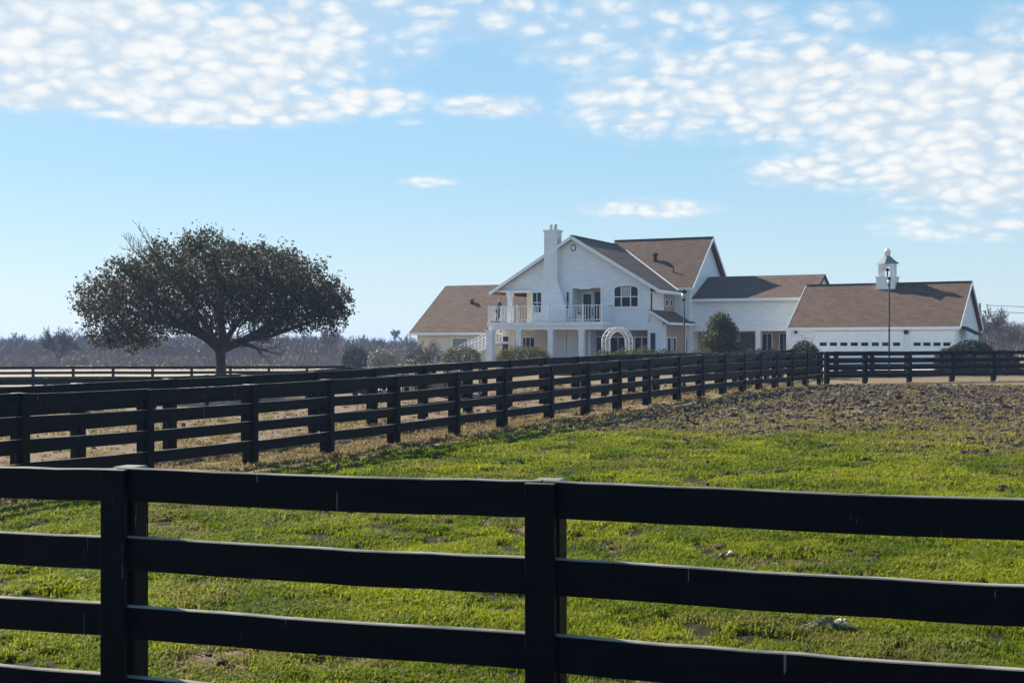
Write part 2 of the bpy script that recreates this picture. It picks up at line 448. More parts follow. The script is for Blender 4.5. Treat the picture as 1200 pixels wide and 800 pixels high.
# clods and hoof churned lumps
cx_, cy_ = [], []
for n, y0, y1, pw in ((170000, 24, 50, 1.6), (60000, 6.5, 28, 1.5)):
    a, b = sample(n, y0, y1, .52, pw); cx_.append(a); cy_.append(b)
X = np.concatenate(cx_); Y = np.concatenate(cy_)
g, mu, ta, pa = zones(X, Y)
cl = sst((fbm(X*.8+31, Y*.8+70, 3)-.50)/.10)
edge = sst((-sA(X, Y)-.8)/.6)*sst((3.8+sA(X, Y))/1.5)*sst((Y-20)/6)
prob = mu*(.25+.75*cl)*sst((Y-20)/8)*.5+mu*.12+.55*edge*(.3+.7*cl)+.16*g*cl*(1+2.2*np.clip((X-1)/5, 0, 1.3)*np.clip((Y-9)/8, 0, 1))
prob = np.where(sA(X, Y) < -.5, prob, .012)
keep = rng.random(len(X)) < prob
X, Y, mu = X[keep], Y[keep], mu[keep]; n = len(X)
S = (.014+.036*rng.random(n)**2.5)*np.clip(.55+Y/42, .7, 1.7)
S = np.where(rng.random(n) < .02, S*1.8, S)
P = np.stack([X, Y, ground_h(X, Y)+S*.12], 1)
co = scatter('mud_clods', P, np.stack([rng.normal(0, .4, n), rng.normal(0, .4, n), rng.random(n)*6.28], 1),
             np.stack([S*(.8+.7*rng.random(n)), S*(.8+.7*rng.random(n)), S*(.6+.6*rng.random(n))], 1), rng.integers(0, 5, n), np.zeros((n, 3)), CC)
tag(co, kind='stuff')

# ------------------------------------------------------------------ board fences
OFFS = (0, .293, .583, .888)
def fence(name, pts, label, cat='fence', top=1.37, span=1, flip=1, face_sub=False, group=None, jit=.008, topz=None, offs=OFFS, rw=.14, ht=.15):
    root = empty(name, (pts[0][0], pts[0][1], gzf(*pts[0]))); tag(root, label, cat, group)
    O = root.location.copy(); r = random.Random(len(pts)*7+int(abs(pts[0][0])*10))
    n = len(pts); dirs = []
    for i in range(n):
        a = Vector(pts[max(i-1, 0)]); b = Vector(pts[min(i+1, n-1)]); dirs.append((b-a).normalized())
    tz = [(gzf(*p)+top+r.uniform(-jit, jit)) if topz is None else topz[i] for i, p in enumerate(pts)]
    for i, p in enumerate(pts):
        d = dirs[i]; nn = Vector((d.y, -d.x))*flip            # side the rails are on
        z0 = gzf(*p)-.12; h = tz[i]+r.uniform(-.002, .008); lx = r.uniform(-.006, .006)
        m = MB()
        a = Vector((p[0]-O.x, p[1]-O.y, z0-O.z)); b = Vector((p[0]-O.x+lx, p[1]-O.y, h-O.z))
        m.bar(a, b, ht, ht, (nn.x, nn.y, 0))
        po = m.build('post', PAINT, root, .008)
        m = MB(); q = nn*(ht/2+.06)
        m.bar(a+Vector((q.x, q.y, .17)), b+Vector((q.x, q.y, -.004)), .115, .026, (d.x, d.y, 0)) if False else \
            m.bar(a+Vector((q.x, q.y, .17)), b+Vector((q.x, q.y, -.004)), .118, .028, (nn.x, nn.y, 0))
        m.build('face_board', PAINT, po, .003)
    for k, off in enumerate(offs):
        i = 0
        while i < n-1:
            j = min(i+span, n-1)
            za = tz[i]-off-rw/2+r.uniform(-jit, jit); zb = tz[j]-off-rw/2+r.uniform(-jit, jit)
            dd = (Vector(pts[j])-Vector(pts[i])).normalized()
            nn = Vector((dd.y, -dd.x))*flip*(ht/2+.022)
            m = MB(); ends = []
            seg = 13 if jit < .005 else max(2, (j-i)*3+1)
            for t in np.linspace(0, 1, seg):
                x = pts[i][0]*(1-t)+pts[j][0]*t+nn.x-O.x; y = pts[i][1]*(1-t)+pts[j][1]*t+nn.y-O.y
                mid = tz[i]*(1-t)+tz[j]*t
                if j-i == 2:
                    mid = tz[i]*(1-2*t)+tz[i+1]*2*t if t < .5 else tz[i+1]*(2-2*t)+tz[j]*(2*t-1)
                z = mid-off-rw/2+(za-tz[i]+off+rw/2)*(1-t)+(zb-tz[j]+off+rw/2)*t-.006*math.sin(math.pi*t)-O.z
                if jit < .005: z += r.uniform(-.0022, .0022); y += r.uniform(-.002, .002)
                ends.append(Vector((x, y, z)))
            ends[0] += (ends[1]-ends[0]).normalized()*.003; ends[-1] -= (ends[-1]-ends[-2]).normalized()*.003
            vs = []; fs = []
            side = Vector((dd.y, -dd.x, 0))*.02; hw = rw*r.uniform(.97, 1.03)/2
            for e in ends: vs += [e-side-Vector((0, 0, hw)), e+side-Vector((0, 0, hw)), e+side+Vector((0, 0, hw)), e-side+Vector((0, 0, hw))]
            for q in range(len(ends)-1):
                for c in range(4): fs.append((q*4+c, q*4+(c+1) % 4, q*4+4+(c+1) % 4, q*4+4+c))
            fs += [(0, 1, 2, 3), tuple(len(vs)-4+c for c in (3, 2, 1, 0))]
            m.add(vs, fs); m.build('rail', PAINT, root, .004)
            i = j
    return root
def line(p, q, n): return [(p[0]+(q[0]-p[0])*i/n, p[1]+(q[1]-p[1])*i/n) for i in range(n+1)]
# near fence
fx = [-5.28, -3.47, -1.665, .147, 1.957, 3.77, 5.58]
fpts = [(x, 4.94-.326*x+.095) for x in fx]
fence('board_fence', fpts, 'black four-board fence crossing the foreground, nearest the viewer', topz=[1.366, 1.368, 1.374, 1.381, 1.378, 1.378, 1.378], jit=.004, ht=.115)
# long paddock fence A running to the corner
idx = np.arange(-3, 17)
step = .000083*1500*15.0
ptsA = []
for xp in (-420, -160, 22, 169, 292, 382, 460, 531, 587, 642, 685, 722, 757, 792, 820, 846, 869, 888, 907, 925, 943):
    Yk = 20.3*1108/(1400-xp); ptsA.append((TH*Yk-15, Yk))
corner = (TH*51.1-15, 51.1)
ptsA.append(corner)
fence('board_fence', ptsA, 'long black board fence running from left edge back along the green paddock', top=1.29, rw=.165)
ptsR = line(corner, (corner[0]+16.4, 57.8), 8)
ptsR[0] = (corner[0]+.3, 51.13)
fence('board_fence', ptsR, 'black board fence closing the far end of the muddy paddock', top=1.29, rw=.165)
# lane side fence B and its turn in front of the garage
pB = lambda Y: (TH*Y-18.2, Y)
ptsB = [pB(13.4+i*1.86) for i in range(25)]
fence('board_fence', ptsB, 'black board fence on the far side of the dirt lane, behind the long paddock fence', top=1.28, span=2, rw=.165)
cb = ptsB[-1]
fence('board_fence', line((cb[0]+.3, cb[1]+.2), (cb[0]+19, cb[1]+8), 10), 'black board fence in front of the pale driveway and garage', top=1.20, span=2)
ptsC = line((-25.5, 46.4), (-6.5, 53.2), 10)+line((-6.5, 53.2), (-.75, 34.8), 10)[1:]
zC0, zC1 = gzf(*ptsC[10])+1.29, gzf(*ptsC[-1])+1.20
fence('board_fence', ptsC, 'black board fence crossing the brown field in front of the oak', span=2, rw=.165, topz=[gzf(*p)+1.29 for p in ptsC[:10]]+[zC0+(zC1-zC0)*i/10 for i in range(11)])
fence('board_fence', line((-36, 71.6), (-9.9, 75.7), 12), 'low dark fence against the pale pasture right behind the oak trunk', top=1.29, span=2, rw=.165)

# ------------------------------------------------------------------ house
AR = R(25); HU = (math.cos(AR), -math.sin(AR)); HW = (math.sin(AR), math.cos(AR)); HP = (72/1500*91, 91.0); GZ = .44
def hu(x, d=0):
    k = (x-600)/F; return (k*(HP[1]+d*HW[1])-HP[0]-d*HW[0])/(HU[0]-k*HU[1])
def hd(x, u):
    k = (x-600)/F; return (HP[0]+u*HU[0]-k*(HP[1]+u*HU[1]))/(k*HW[1]-HW[0])
def hY(u, d): return HP[1]+u*HU[1]+d*HW[1]
def hz(y, u, d): return H-(y-HZ)*hY(u, d)/F-GZ
house = empty('ranch_house', (HP[0], HP[1], GZ), -AR)
tag(house, 'large white two-storey ranch house with brown shingle roofs, tall chimney and balcony', 'house')
def hp(mb, name, mat, parent=None, bevel=0):
    return mb.build(name, mat, parent or house, bevel)
G = lambda z: z-GZ                              # world z -> house z
def slab(p, t=.16): return MB().prism(p, (0, 0, -t))
def window(u0, u1, z0, z1, d, nx=1, nz=1, fr=.09, proud=.05, parent=None, mat=None, glass=GLASS):
    """frame proud of a wall facing -d; pane behind it"""
    f = MB()
    f.box(u0-fr, u0, d-proud, d, z0-fr, z1+fr); f.box(u1, u1+fr, d-proud, d, z0-fr, z1+fr)
    f.box(u0, u1, d-proud, d, z1, z1+fr); f.box(u0, u1, d-proud-.03, d, z0-fr, z0)
    for i in range(1, nx):
        c = u0+(u1-u0)*i/nx; f.box(c-.018, c+.018, d-proud+.008, d-.008, z0, z1)
    for i in range(1, nz):
        c = z0+(z1-z0)*i/nz; f.box(u0, u1, d-proud+.012, d-.012, c-.025, c+.025)
    w = f.build('window', mat or TRIM, parent or house)
    MB().box(u0+.002, u1-.002, d-.012, d-.004, z0+.002, z1-.002).build('pane', glass, w)
    return w
def swindow(d0, d1, z0, z1, u, nx=1, nz=1, fr=.07):
    """window on a wall facing +u"""
    f = MB()
    f.box(u, u+.05, d0-fr, d0, z0-fr, z1+fr); f.box(u, u+.05, d1, d1+fr, z0-fr, z1+fr)
    f.box(u, u+.05, d0, d1, z1, z1+fr); f.box(u, u+.07, d0, d1, z0-fr, z0)
    for i in range(1, nx):
        c = d0+(d1-d0)*i/nx; f.box(u+.008, u+.04, c-.025, c+.025, z0, z1)
    w = f.build('window', TRIM, house)
    MB().box(u+.004, u+.012, d0+.002, d1-.002, z0+.002, z1-.002).build('pane', GLASS, w)
    return w
# --- front gable upper wall
GP = G(9.50); SL = .60
gz_ = lambda u: GP-SL*abs(u)
poly = [(-6.0, gz_(6.0)), (-3.3, gz_(6.0)), (-3.3, G(3.5)), (-.07, G(3.5)), (-.07, G(5.97)), (2.07, G(5.97)), (2.07, G(3.5)), (5.74, G(3.5)), (5.74, gz_(5.74)), (0, GP)]
hp(MB().prism([(u, 0, z) for u, z in poly], (0, .2, 0)), 'front_wall', SIDING)
# side walls of the gable block
hp(MB().box(5.54, 5.74, .2, 6.5, G(3.5), gz_(5.54)), 'side_wall', SIDING)
hp(MB().box(-3.3, -3.1, .2, 12, G(3.0), G(5.8)), 'side_wall', SIDING)
hp(MB().box(-3.3, 5.74, .2, 8, G(3.34), G(3.49)), 'upper_floor', TRIM)
# roofs
ov = .42
def gable_side(sg, d0, d1, umax, top):
    a = top; b = top-SL*umax
    return [(0, d0, a), (sg*umax, d0, b), (sg*umax, d1, b), (0, d1, a)]
RT = GP+.19
r1 = hp(slab(gable_side(1, -ov, 9.2, 6.45, RT)), 'roof', SHINGLE)
r1l = hp(slab(gable_side(-1, -ov, 8.0, 6.45, RT)), 'roof', SHINGLE)
for sg in (1, -1):
    hp(MB().bar((0, -ov-.012, RT-.13), (sg*6.47, -ov-.012, RT-.13-SL*6.47), .04, .22, (0, 0, 1)), 'rake_board', TRIM, r1)
hp(MB().box(6.42, 6.50, -ov+.01, 6.0, RT-SL*6.45-.27, RT-SL*6.45-.06), 'gutter', TRIM, r1)
hp(MB().box(5.74, 6.42, -.2, 6.0, RT-SL*6.45-.27, RT-SL*6.45-.20), 'soffit', TRIM, r1)
hp(MB().box(-6.42, -3.3, -.2, 3, gz_(6)-.05, gz_(6)), 'soffit', TRIM, r1)
# cross block behind
CD, CR, CS, CU = 10.0, G(10.12), .76, 7.35
r2 = hp(slab([(-.6, CD, CR), (CU, CD, CR), (CU, CD-5.25, CR-CS*5.25), (-.6, CD-5.25, CR-CS*5.25)]), 'roof', SHINGLE)
hp(slab([(-.6, CD, CR), (CU, CD, CR), (CU, CD+5.25, CR-CS*5.25), (-.6, CD+5.25, CR-CS*5.25)]), 'roof', SHINGLE)
hp(MB().prism([(6.75, CD-4.7, 0), (6.75, CD+4.7, 0), (6.75, CD+4.7, CR-.25-CS*4.7), (6.75, CD, CR-.25), (6.75, CD-4.7, CR-.25-CS*4.7)], (.2, 0, 0)), 'gable_wall', SIDING)
hp(MB().box(5.6, 6.75, CD-4.7, CD-4.5, G(2.5), CR-.2-CS*4.9), 'front_wall', SIDING)
for sg in (1, -1):
    hp(MB().bar((CU+.012, CD, CR-.12), (CU+.012, CD+sg*5.27, CR-.12-CS*5.27), .04, .2), 'rake_board', TRIM, r2)
hp(MB().box(5.9, CU, CD-5.33, CD-5.25, CR-CS*5.25-.22, CR-CS*5.25-.02), 'gutter', TRIM, r2)
# valley flashing: gable right slope meets cross slope
def valley(u):
    z = RT-SL*u; d = CD-(CR-z)/CS; return Vector((u, d, z+.03))
hp(MB().bar(valley(.75), valley(6.35), .16, .03), 'valley_flashing', TRIM, r1)
# ridge cap
hp(MB().bar((-.6, CD, CR+.02), (CU, CD, CR+.02), .22, .05), 'ridge_cap', SHINGLE, r2)
hp(MB().bar((0, -ov, RT+.02), (0, 9.0, RT+.02), .22, .05), 'ridge_cap', SHINGLE, r1)
# roof vent pipe + hood on cross slope
uu, dd = hu(768, 7.6), 7.6
zz = CR-CS*(CD-dd)
vt = hp(MB().lathe((uu, dd, zz-.1), [(.13, 0), (.13, .5), (.22, .5), (.22, .62), (.05, .72)], 12), 'roof_vent', METAL, r2)
uu, dd = hu(789, 6.3), 6.3
hp(MB().tube([(uu, dd, CR-CS*(CD-dd)-.1), (uu, dd, CR-CS*(CD-dd)+.35)], .05, 8), 'vent_pipe', METAL, r2)
# chimney
ch = hp(MB().box(-2.08, -1.08, -.45, .40, G(8.0), G(10.14)).box(-2.14, -1.02, -.51, .46, G(10.02), G(10.16)), 'chimney', SIDING)
hp(MB().prism([(u, -.45, z) for u, z in [(-2.08, G(8.001)), (-2.2, G(6.6)), (-2.25, G(3.62)), (-.50, G(3.62)), (-.55, G(5.1)), (-1.08, G(6.5)), (-1.08, G(8.001))]], (0, .45, 0)), 'chimney_breast', SIDING, ch)
for c in (-1.74, -1.38): hp(MB().lathe((c, 0, G(10.14)), [(.11, 0), (.11, .34), (.14, .36), (.14, .42), (.10, .42)], 10), 'flue_pot', GREYMETAL, ch)
# round gable vent
uu, z = hu(672, 0), hz(290.5, 0, 0)
f = MB(); n = 20
ring = [(uu+.20*math.cos(a), -.03, z+.25*math.sin(a)) for a in np.linspace(0, 2*math.pi, n, endpoint=False)]
vw = hp(MB().prism(ring, (0, .03, 0)), 'round_window', METAL)
ring = [(uu+.135*math.cos(a), -.045, z+.18*math.sin(a)) for a in np.linspace(0, 2*math.pi, n, endpoint=False)]
hp(MB().prism(ring, (0, .014, 0)), 'pane', TRIM, vw)
# arched window in gable
u0, u1 = hu(720.5), hu(747.5); z0, z1, zt = hz(359, 4, 0), hz(338.5, 4, 0), hz(335, 4, 0)
arc = lambda a0, a1, zb, zt_, d: [((a0+a1)/2+(a1-a0)/2*math.cos(t), d, zb+(zt_-zb)*math.sin(t)) for t in np.linspace(0, math.pi, 13)]
def arch_poly(a0, a1, zb, zm, ztop, d): return [(a0, d, zb), (a1, d, zb)]+arc(a0, a1, zm, ztop, d)
aw = hp(MB().prism(arch_poly(u0-.16, u1+.16, z0-.16, z1, zt+.16, -.05), (0, .05, 0)), 'arched_window', TRIM)
hp(MB().prism(arch_poly(u0, u1, z0, z1, zt, -.062), (0, .011, 0)), 'pane', GLASS, aw)
m = MB()
for c in (.30, .70): x = u0+(u1-u0)*c; m.box(x-.035, x+.035, -.085, -.063, z0, zt-.03)
m.box(u0, u1, -.083, -.0632, (z0+zt)/2-.07, (z0+zt)/2-.01)
hp(m, 'mullion', TRIM, aw)
m = MB().box(u0+(u1-u0)*.34, u0+(u1-u0)*.66, -.0665, -.0625, (z0+zt)/2, zt-.06)
hp(m, 'curtain', CURTAIN, aw)
# gable wall window left of chimney
window(hu(624.5), hu(634.5), hz(366, -3, 0), hz(343, -3, 0), 0, 2, 2, .1)
# recess behind balcony with doors
hp(MB().box(-.07, 2.07, 1.4, 1.5, G(3.5), G(6.0)), 'recess_wall', BEIGE)
hp(MB().box(-.2, -.07, .2, 1.5, G(3.5), G(6.0)), 'recess_side', SIDING); hp(MB().box(2.07, 2.2, .2, 1.5, G(3.5), G(6.0)), 'recess_side', SIDING)
m = MB(); fr = .12
m.box(-.07-fr, -.07, -.04, 0, G(3.52), G(5.97)+fr); m.box(2.07, 2.07+fr, -.04, 0, G(3.52), G(5.97)+fr); m.box(-.07, 2.07, -.04, 0, G(5.97), G(5.97)+fr)
hp(m, 'recess_trim', TRIM)
dr = hp(MB().box(.1, .95, 1.34, 1.4, G(3.5), G(5.75)), 'door', TRIM); hp(MB().box(.22, .83, 1.325, 1.339, G(3.7), G(5.6)), 'pane', GLASS, dr)
hp(MB().lathe((.88, 1.31, G(4.5)), [(.02, 0), (.04, .03), (.02, .06)], 8), 'handle', METAL, dr)
dr = hp(MB().box(1.1, 2.05, 1.34, 1.4, G(3.5), G(5.75)), 'door', METAL)
for a in (1.16, 1.62): hp(MB().box(a, a+.38, 1.325, 1.339, G(3.6), G(5.65)), 'pane', GLASS, dr)
window(hu(664.3), hu(666.8), hz(367, 0, 0), hz(342, 0, 0), 0, 1, 2, .05)
# open balcony corner: recessed wall + corner post
hp(MB().box(-4.5, -3.3, 1.9, 2.1, G(3.5), G(5.9)), 'recess_wall', BEIGE)
c = hp(MB().box(-5.05, -4.75, -.3, .0, G(3.6), gz_(6)-.02).box(-5.12, -4.68, -.37, .07, G(5.45), gz_(6)-.03), 'corner_post', TRIM)
# --- balcony deck
DB = -2.1; uL, uR = hu(570.5, DB), hu(707, DB)
bal = hp(MB().box(uL, uR, DB, 0, G(3.30), G(3.56)), 'balcony', TRIM)
hp(MB().box(uL, -3.3, 0, 2.3, G(3.30), G(3.558)), 'deck', TRIM, bal)
m = MB().box(uL+.1, uR-.1, DB+.1, DB+.3, G(3.02), G(3.30)).box(uL+.1, uL+.3, DB+.3, 2, G(3.02), G(3.30)).box(uR-.3, uR-.1, DB+.3, 0, G(3.02), G(3.30))
hp(m, 'beam', TRIM, bal)
for x in (575, 609, 646, 682):
    u = hu(x, DB+.2); w = .19 if x != 575 else .26
    hp(MB().box(u-w, u+w, DB+.2-w, DB+.2+w, 0, G(3.02)-.1).box(u-w-.05, u+w+.05, DB+.15-w, DB+.25+w, G(3.02)-.1, G(3.02)).box(u-w-.05, u+w+.05, DB+.15-w, DB+.25+w, 0, .18), 'column', TRIM, bal)
zr0, zr1 = G(3.70), G(4.72)
rl = MB(); y0 = DB+.08
rl.box(uL+.05, uR-.05, y0-.035, y0+.035, zr1-.05, zr1); rl.box(uL+.05, uR-.05, y0-.02, y0+.02, zr0-.03, zr0+.02)
rl.box(uL+.05, uL+.12, y0+.035, 2.2, zr1-.05, zr1); rl.box(uR-.12, uR-.05, y0+.035, -.01, zr1-.05, zr1)
rail = hp(rl, 'railing', TRIM, bal)
for x in (573, 589, 606, 625, 644, 662, 683, 705):
    u = hu(x, y0); hp(MB().box(u-.06, u+.06, y0-.06, y0+.06, G(3.56), zr1+.06), 'railing_post', TRIM, bal)
m = MB()
for u in np.arange(uL+.2, uR-.1, .21): m.box(u-.018, u+.018, y0-.018, y0+.018, zr0, zr1-.04)
for d in np.arange(y0+.2, 2.2, .21): m.box(uL+.07, uL+.10, d-.018, d+.018, zr0, zr1-.04)
for d in np.arange(y0+.2, -.05, .21): m.box(uR-.10, uR-.07, d-.018, d+.018, zr0, zr1-.04)
hp(m, 'baluster', TRIM, bal)
# --- ground floor below the balcony
gf = .9
hp(MB().box(-6.0, 1.1, gf, gf+.2, 0, G(3.32)), 'ground_wall', BEIGE)
hp(MB().box(hu(648, gf), hu(664, gf), gf-.06, gf, .05, G(3.0)), 'garden_door', SIDING)
hp(MB().box(hu(665, gf), hu(678, gf), gf-.09, gf, .05, G(3.0)), 'garden_door', TRIM)
window(hu(611.5, gf), hu(626.5, gf), hz(407, -3, gf), hz(395.5, -3, gf), gf, 3, 1, .08)
d_ = hp(MB().box(hu(588, gf), hu(597, gf), gf-.05, gf, .0, hz(393, -4, gf)), 'door', TRIM); hp(MB().box(hu(589, gf), hu(596, gf), gf-.07, gf-.051, .1, hz(394, -4, gf)), 'pane', GLASS, d_)
d_ = hp(MB().box(hu(605, gf), hu(609, gf), gf-.05, gf, .0, hz(394, -4, gf)), 'door', TRIM); hp(MB().box(hu(605.5, gf), hu(608.5, gf), gf-.07, gf-.051, .1, hz(395, -4, gf)), 'pane', GLASS, d_)
# --- ground floor, right: recess under the gable wall
hp(MB().box(1.1, 1.3, .0, 1.2, 0, G(3.3)), 'side_wall', SIDING)
hp(MB().box(1.1, 5.55, .0, .2, G(2.98), G(3.5)), 'beam', SIDING)
hp(MB().box(1.1, 5.6, 1.2, 1.4, 0, G(3.4)), 'ground_wall', BRICK)
zb, zt_ = .35, hz(395.5, 4, 1.2)
for a, b_, nx in ((687, 705, 2), (716, 733, 2), (735.5, 741, 1), (744.5, 751.5, 1), (753, 759, 1)):
    window(hu(a, 1.2), hu(b_, 1.2), zb, zt_, 1.2, nx, 1, .07)
# pier with catslide end wall, and dark shutter door
hp(MB().prism([(5.55, 0, 0), (6.6, 0, 0), (6.6, 0, G(3.62)), (5.75, 0, G(4.14)), (5.55, 0, G(3.499))], (0, .2, 0)), 'pier_wall', SIDING)
hp(MB().box(hu(762.5), hu(768), -.04, 0, .1, hz(390, 6, 0)), 'shutter', METAL)
# lean-to roof falling to the right
r3 = hp(slab([(5.75, -.25, G(4.40)), (7.2, -.25, G(3.52)), (7.2, 6.2, G(3.52)), (5.75, 6.2, G(4.40))], .12), 'lean_to_roof', SHINGLE)
hp(MB().bar((5.75, -.265, G(4.28)), (7.22, -.265, G(3.40)), .03, .17), 'rake_board', TRIM, r3)
hp(MB().box(7.2, 7.28, -.24, 6.2, G(3.34), G(3.50)), 'gutter', TRIM, r3)
hp(MB().box(6.4, 6.6, .2, 6.0, 0, G(3.62)), 'side_wall', SIDING)
hp(MB().box(6.6, 6.63, hd(781, 6.6), hd(800, 6.6), .3, G(3.45)), 'brick_panel', BRICK)
swindow(hd(781.5, 6.63), hd(785.5, 6.63), .4, hz(396, 6.6, 1), 6.635); swindow(hd(788.5, 6.63), hd(791.5, 6.63), .4, hz(396, 6.6, 1.5), 6.635)
d_ = hp(MB().box(6.6, 6.66, hd(803, 6.6), hd(815, 6.6), .0, hz(390.5, 6.6, 4)), 'door', TRIM)
hp(MB().box(6.661, 6.675, hd(804, 6.6), hd(808.5, 6.6), .1, hz(392, 6.6, 4)), 'pane', GLASS, d_); hp(MB().box(6.661, 6.675, hd(809.5, 6.6), hd(814.3, 6.6), .1, hz(392, 6.6, 4)), 'pane', GLASS, d_)
# upper side wall panel with two little windows
hp(MB().box(5.74, 5.77, hd(778, 5.74), hd(797, 5.74), G(4.42), hz(338, 5.74, 3)), 'brick_panel', BRICK)
for a, b_ in ((779.5, 782.5), (785, 787.5)): swindow(hd(a, 5.77), hd(b_, 5.77), hz(357.5, 5.7, 2), hz(350.5, 5.7, 2), 5.773, fr=.05)
hp(MB().bar((5.80, .12, G(5.7)), (5.80, .12, G(4.4)), .07, .07, (0, 1, 0)), 'downpipe', METAL)
# --- left wing
r4 = hp(slab([(-14.5, 2.0, G(2.92)), (-3.4, 2.0, G(2.92)), (-3.4, 8, G(6.78)), (-14.5, 8, G(6.78))]), 'roof', SHINGLE)
hp(slab([(-14.5, 14.0, G(2.92)), (-3.4, 14.0, G(2.92)), (-3.4, 8, G(6.78)), (-14.5, 8, G(6.78))]), 'roof', SHINGLE)
hp(MB().box(-14.5, -3.4, 1.92, 2.0, G(2.72), G(2.90)), 'gutter', TRIM, r4)
for sg in (-1, 1): hp(MB().bar((-14.515, 8, G(6.66)), (-14.515, 8+sg*6.02, G(6.66-3.87)), .03, .2), 'rake_board', METAL, r4)
hp(MB().prism([(-14.1, 2.5, 0), (-14.1, 13.5, 0), (-14.1, 13.5, G(3.0)), (-14.1, 8, G(6.5)), (-14.1, 2.5, G(3.0))], (.2, 0, 0)), 'gable_wall', BEIGE)
hp(MB().box(-13.9, -3.3, 2.5, 2.7, 0, G(2.98)), 'front_wall', BEIGE)
window(hu(530.5, 2.5), hu(548, 2.5), .5, hz(396.5, -9, 2.5), 2.5, 1, 1, .1, glass=simple('blind', (.16, .18, .18), (.2, .22, .22), 3, .4))
uu, dd = hu(553, 5.6), 5.6
hp(MB().lathe((uu, dd, G(2.92+.643*(dd-2))-.1), [(.12, 0), (.12, .32), (.2, .32), (.2, .4)], 10), 'roof_vent', METAL, r4)
# --- right wing
r5 = hp(slab([(6.9, 5.6, G(5.30)), (15.75, 5.6, G(5.30)), (15.75, 10, G(7.12)), (6.9, 10, G(7.12))]), 'roof', SHINGLE)
hp(slab([(6.9, 14.4, G(5.30)), (15.75, 14.4, G(5.30)), (15.75, 10, G(7.12)), (6.9, 10, G(7.12))]), 'roof', SHINGLE)
hp(MB().box(6.96, 15.75, 5.51, 5.6, G(5.10), G(5.29)), 'gutter', TRIM, r5)
hp(MB().bar((15.7515, 5.6, G(5.2)), (15.7515, 10, G(7.02)), .03, .2), 'rake_board', METAL, r5)
hp(MB().box(6.96, 15.4, 6.0, 6.2, hz(388, 12, 6), G(5.28)), 'front_wall', SIDING)
hp(MB().prism([(15.4, 6.0, 0), (15.4, 14, 0), (15.4, 14, G(5.3)), (15.4, 10, G(6.95)), (15.4, 6.0, G(5.3))], (.2, 0, 0)), 'gable_wall', SIDING)
hp(MB().box(6.96, 15.4, 7.4, 7.6, 0, hz(388, 12, 6)+.3), 'ground_wall', BRICK)
hp(MB().box(6.96, 15.4, 6.2, 7.4, hz(388, 12, 6)+.02, hz(388, 12, 6)+.1), 'soffit', TRIM)
for x in (888.5, 924.5): u = hu(x, 6.1); hp(MB().box(u-.17, u+.17, 5.98, 6.3, 0, hz(388, 12, 6)), 'column', TRIM)
for a, b_ in ((893.5, 904.5), (914, 923.5)): window(hu(a, 7.4), hu(b_, 7.4), .3, hz(391, 12, 7.4), 7.4, 2, 1, .06)
hp(MB().box(hu(868, 7.4), hu(885, 7.4), 7.3, 7.4, .1, hz(391, 12, 7.4)), 'garage_shutter', simple('dark brown shutter', (.05, .04, .035), (.08, .065, .055), 6, .6))
# --- outside stair on the left
sb = Vector((uL+.3, -1.2, hz(385, uL, -1.2)-1.0)); sa = Vector((hu(524, -1.2), -1.2, .05))
st = hp(MB().bar(sa, sb, .06, .26).bar(sa+Vector((0, 1.1, 0)), sb+Vector((0, 1.1, 0)), .06, .26), 'staircase', TRIM)
m = MB(); nst = 17
for i in range(nst):
    p = sa.lerp(sb, (i+.5)/nst); m.box(p.x-.13, p.x+.13, p.y+.031, p.y+1.069, p.z+.05, p.z+.09)
hp(m, 'tread', TRIM, st)
hp(MB().box(sb.x, sb.x+1.5, -1.2, -.1, sb.z-.1, sb.z+.08).box(sb.x+1.3, sb.x+1.42, -1.15, -1.03, 0, sb.z-.1).box(sb.x+1.3, sb.x+1.42, -.25, -.13, 0, sb.z-.1), 'landing', TRIM, st)
for dy in (0, 1.1):
    o1 = Vector((0, dy, 1.0)); m = MB().bar(sa+o1, sb+o1, .06, .07).bar(sa+Vector((0, dy, .55)), sb+Vector((0, dy, .55)), .03, .04)
    for i in range(0, 15): p = sa.lerp(sb, i/14); m.box(p.x-.02, p.x+.02, p.y+dy-.02, p.y+dy+.02, p.z+.1, p.z+1.0)
    hp(m, 'handrail', TRIM, st)

# ------------------------------------------------------------------ garage
_keep = (AR, HU, HW, HP)
AR = R(28.6); _hu = (math.cos(AR), -math.sin(AR))
HP = (HP[0]+15.55*(HU[0]-_hu[0]), HP[1]+15.55*(HU[1]-_hu[1])); HU = _hu; HW = (math.sin(AR), math.cos(AR))
gar = empty('garage', (HP[0], HP[1], GZ), -AR)
tag(gar, 'low white garage block with brown shingle roof and cupola at the right end', 'garage')
def gp(mb, name, mat, parent=None, bevel=0): return mb.build(name, mat, parent or gar, bevel)
g0, g1, GD = 15.55, hu(1121.5), 4.2
def groof(sg):
    return slab([(g0-.2, GD+sg*4.55, G(3.10)), (g1+.25, GD+sg*4.55, G(3.10)), (g1+.25, GD, G(6.06)), (g0-.2, GD, G(6.06))])
r6 = gp(groof(-1), 'roof', SHINGLE); gp(groof(1), 'roof', SHINGLE)
gp(MB().bar((g0-.2, GD, G(6.08)), (g1+.25, GD, G(6.08)), .2, .05), 'ridge_cap', SHINGLE, r6)
gp(MB().box(g0-.2, g1+.25, -.44, -.35, G(2.92), G(3.09)), 'gutter', TRIM, r6)
gp(MB().box(g0, g1, -.35, 0, G(2.90), G(2.93)), 'soffit', TRIM, r6)
for u in (g0-.215, g1+.265):
    for sg in (-1, 1): gp(MB().bar((u, GD, G(5.96)), (u, GD+sg*4.56, G(3.0)), .03, .2), 'rake_board', TRIM, r6)
gp(MB().box(g0, g1, 0, .2, 0, G(3.05)), 'front_wall', SIDING)
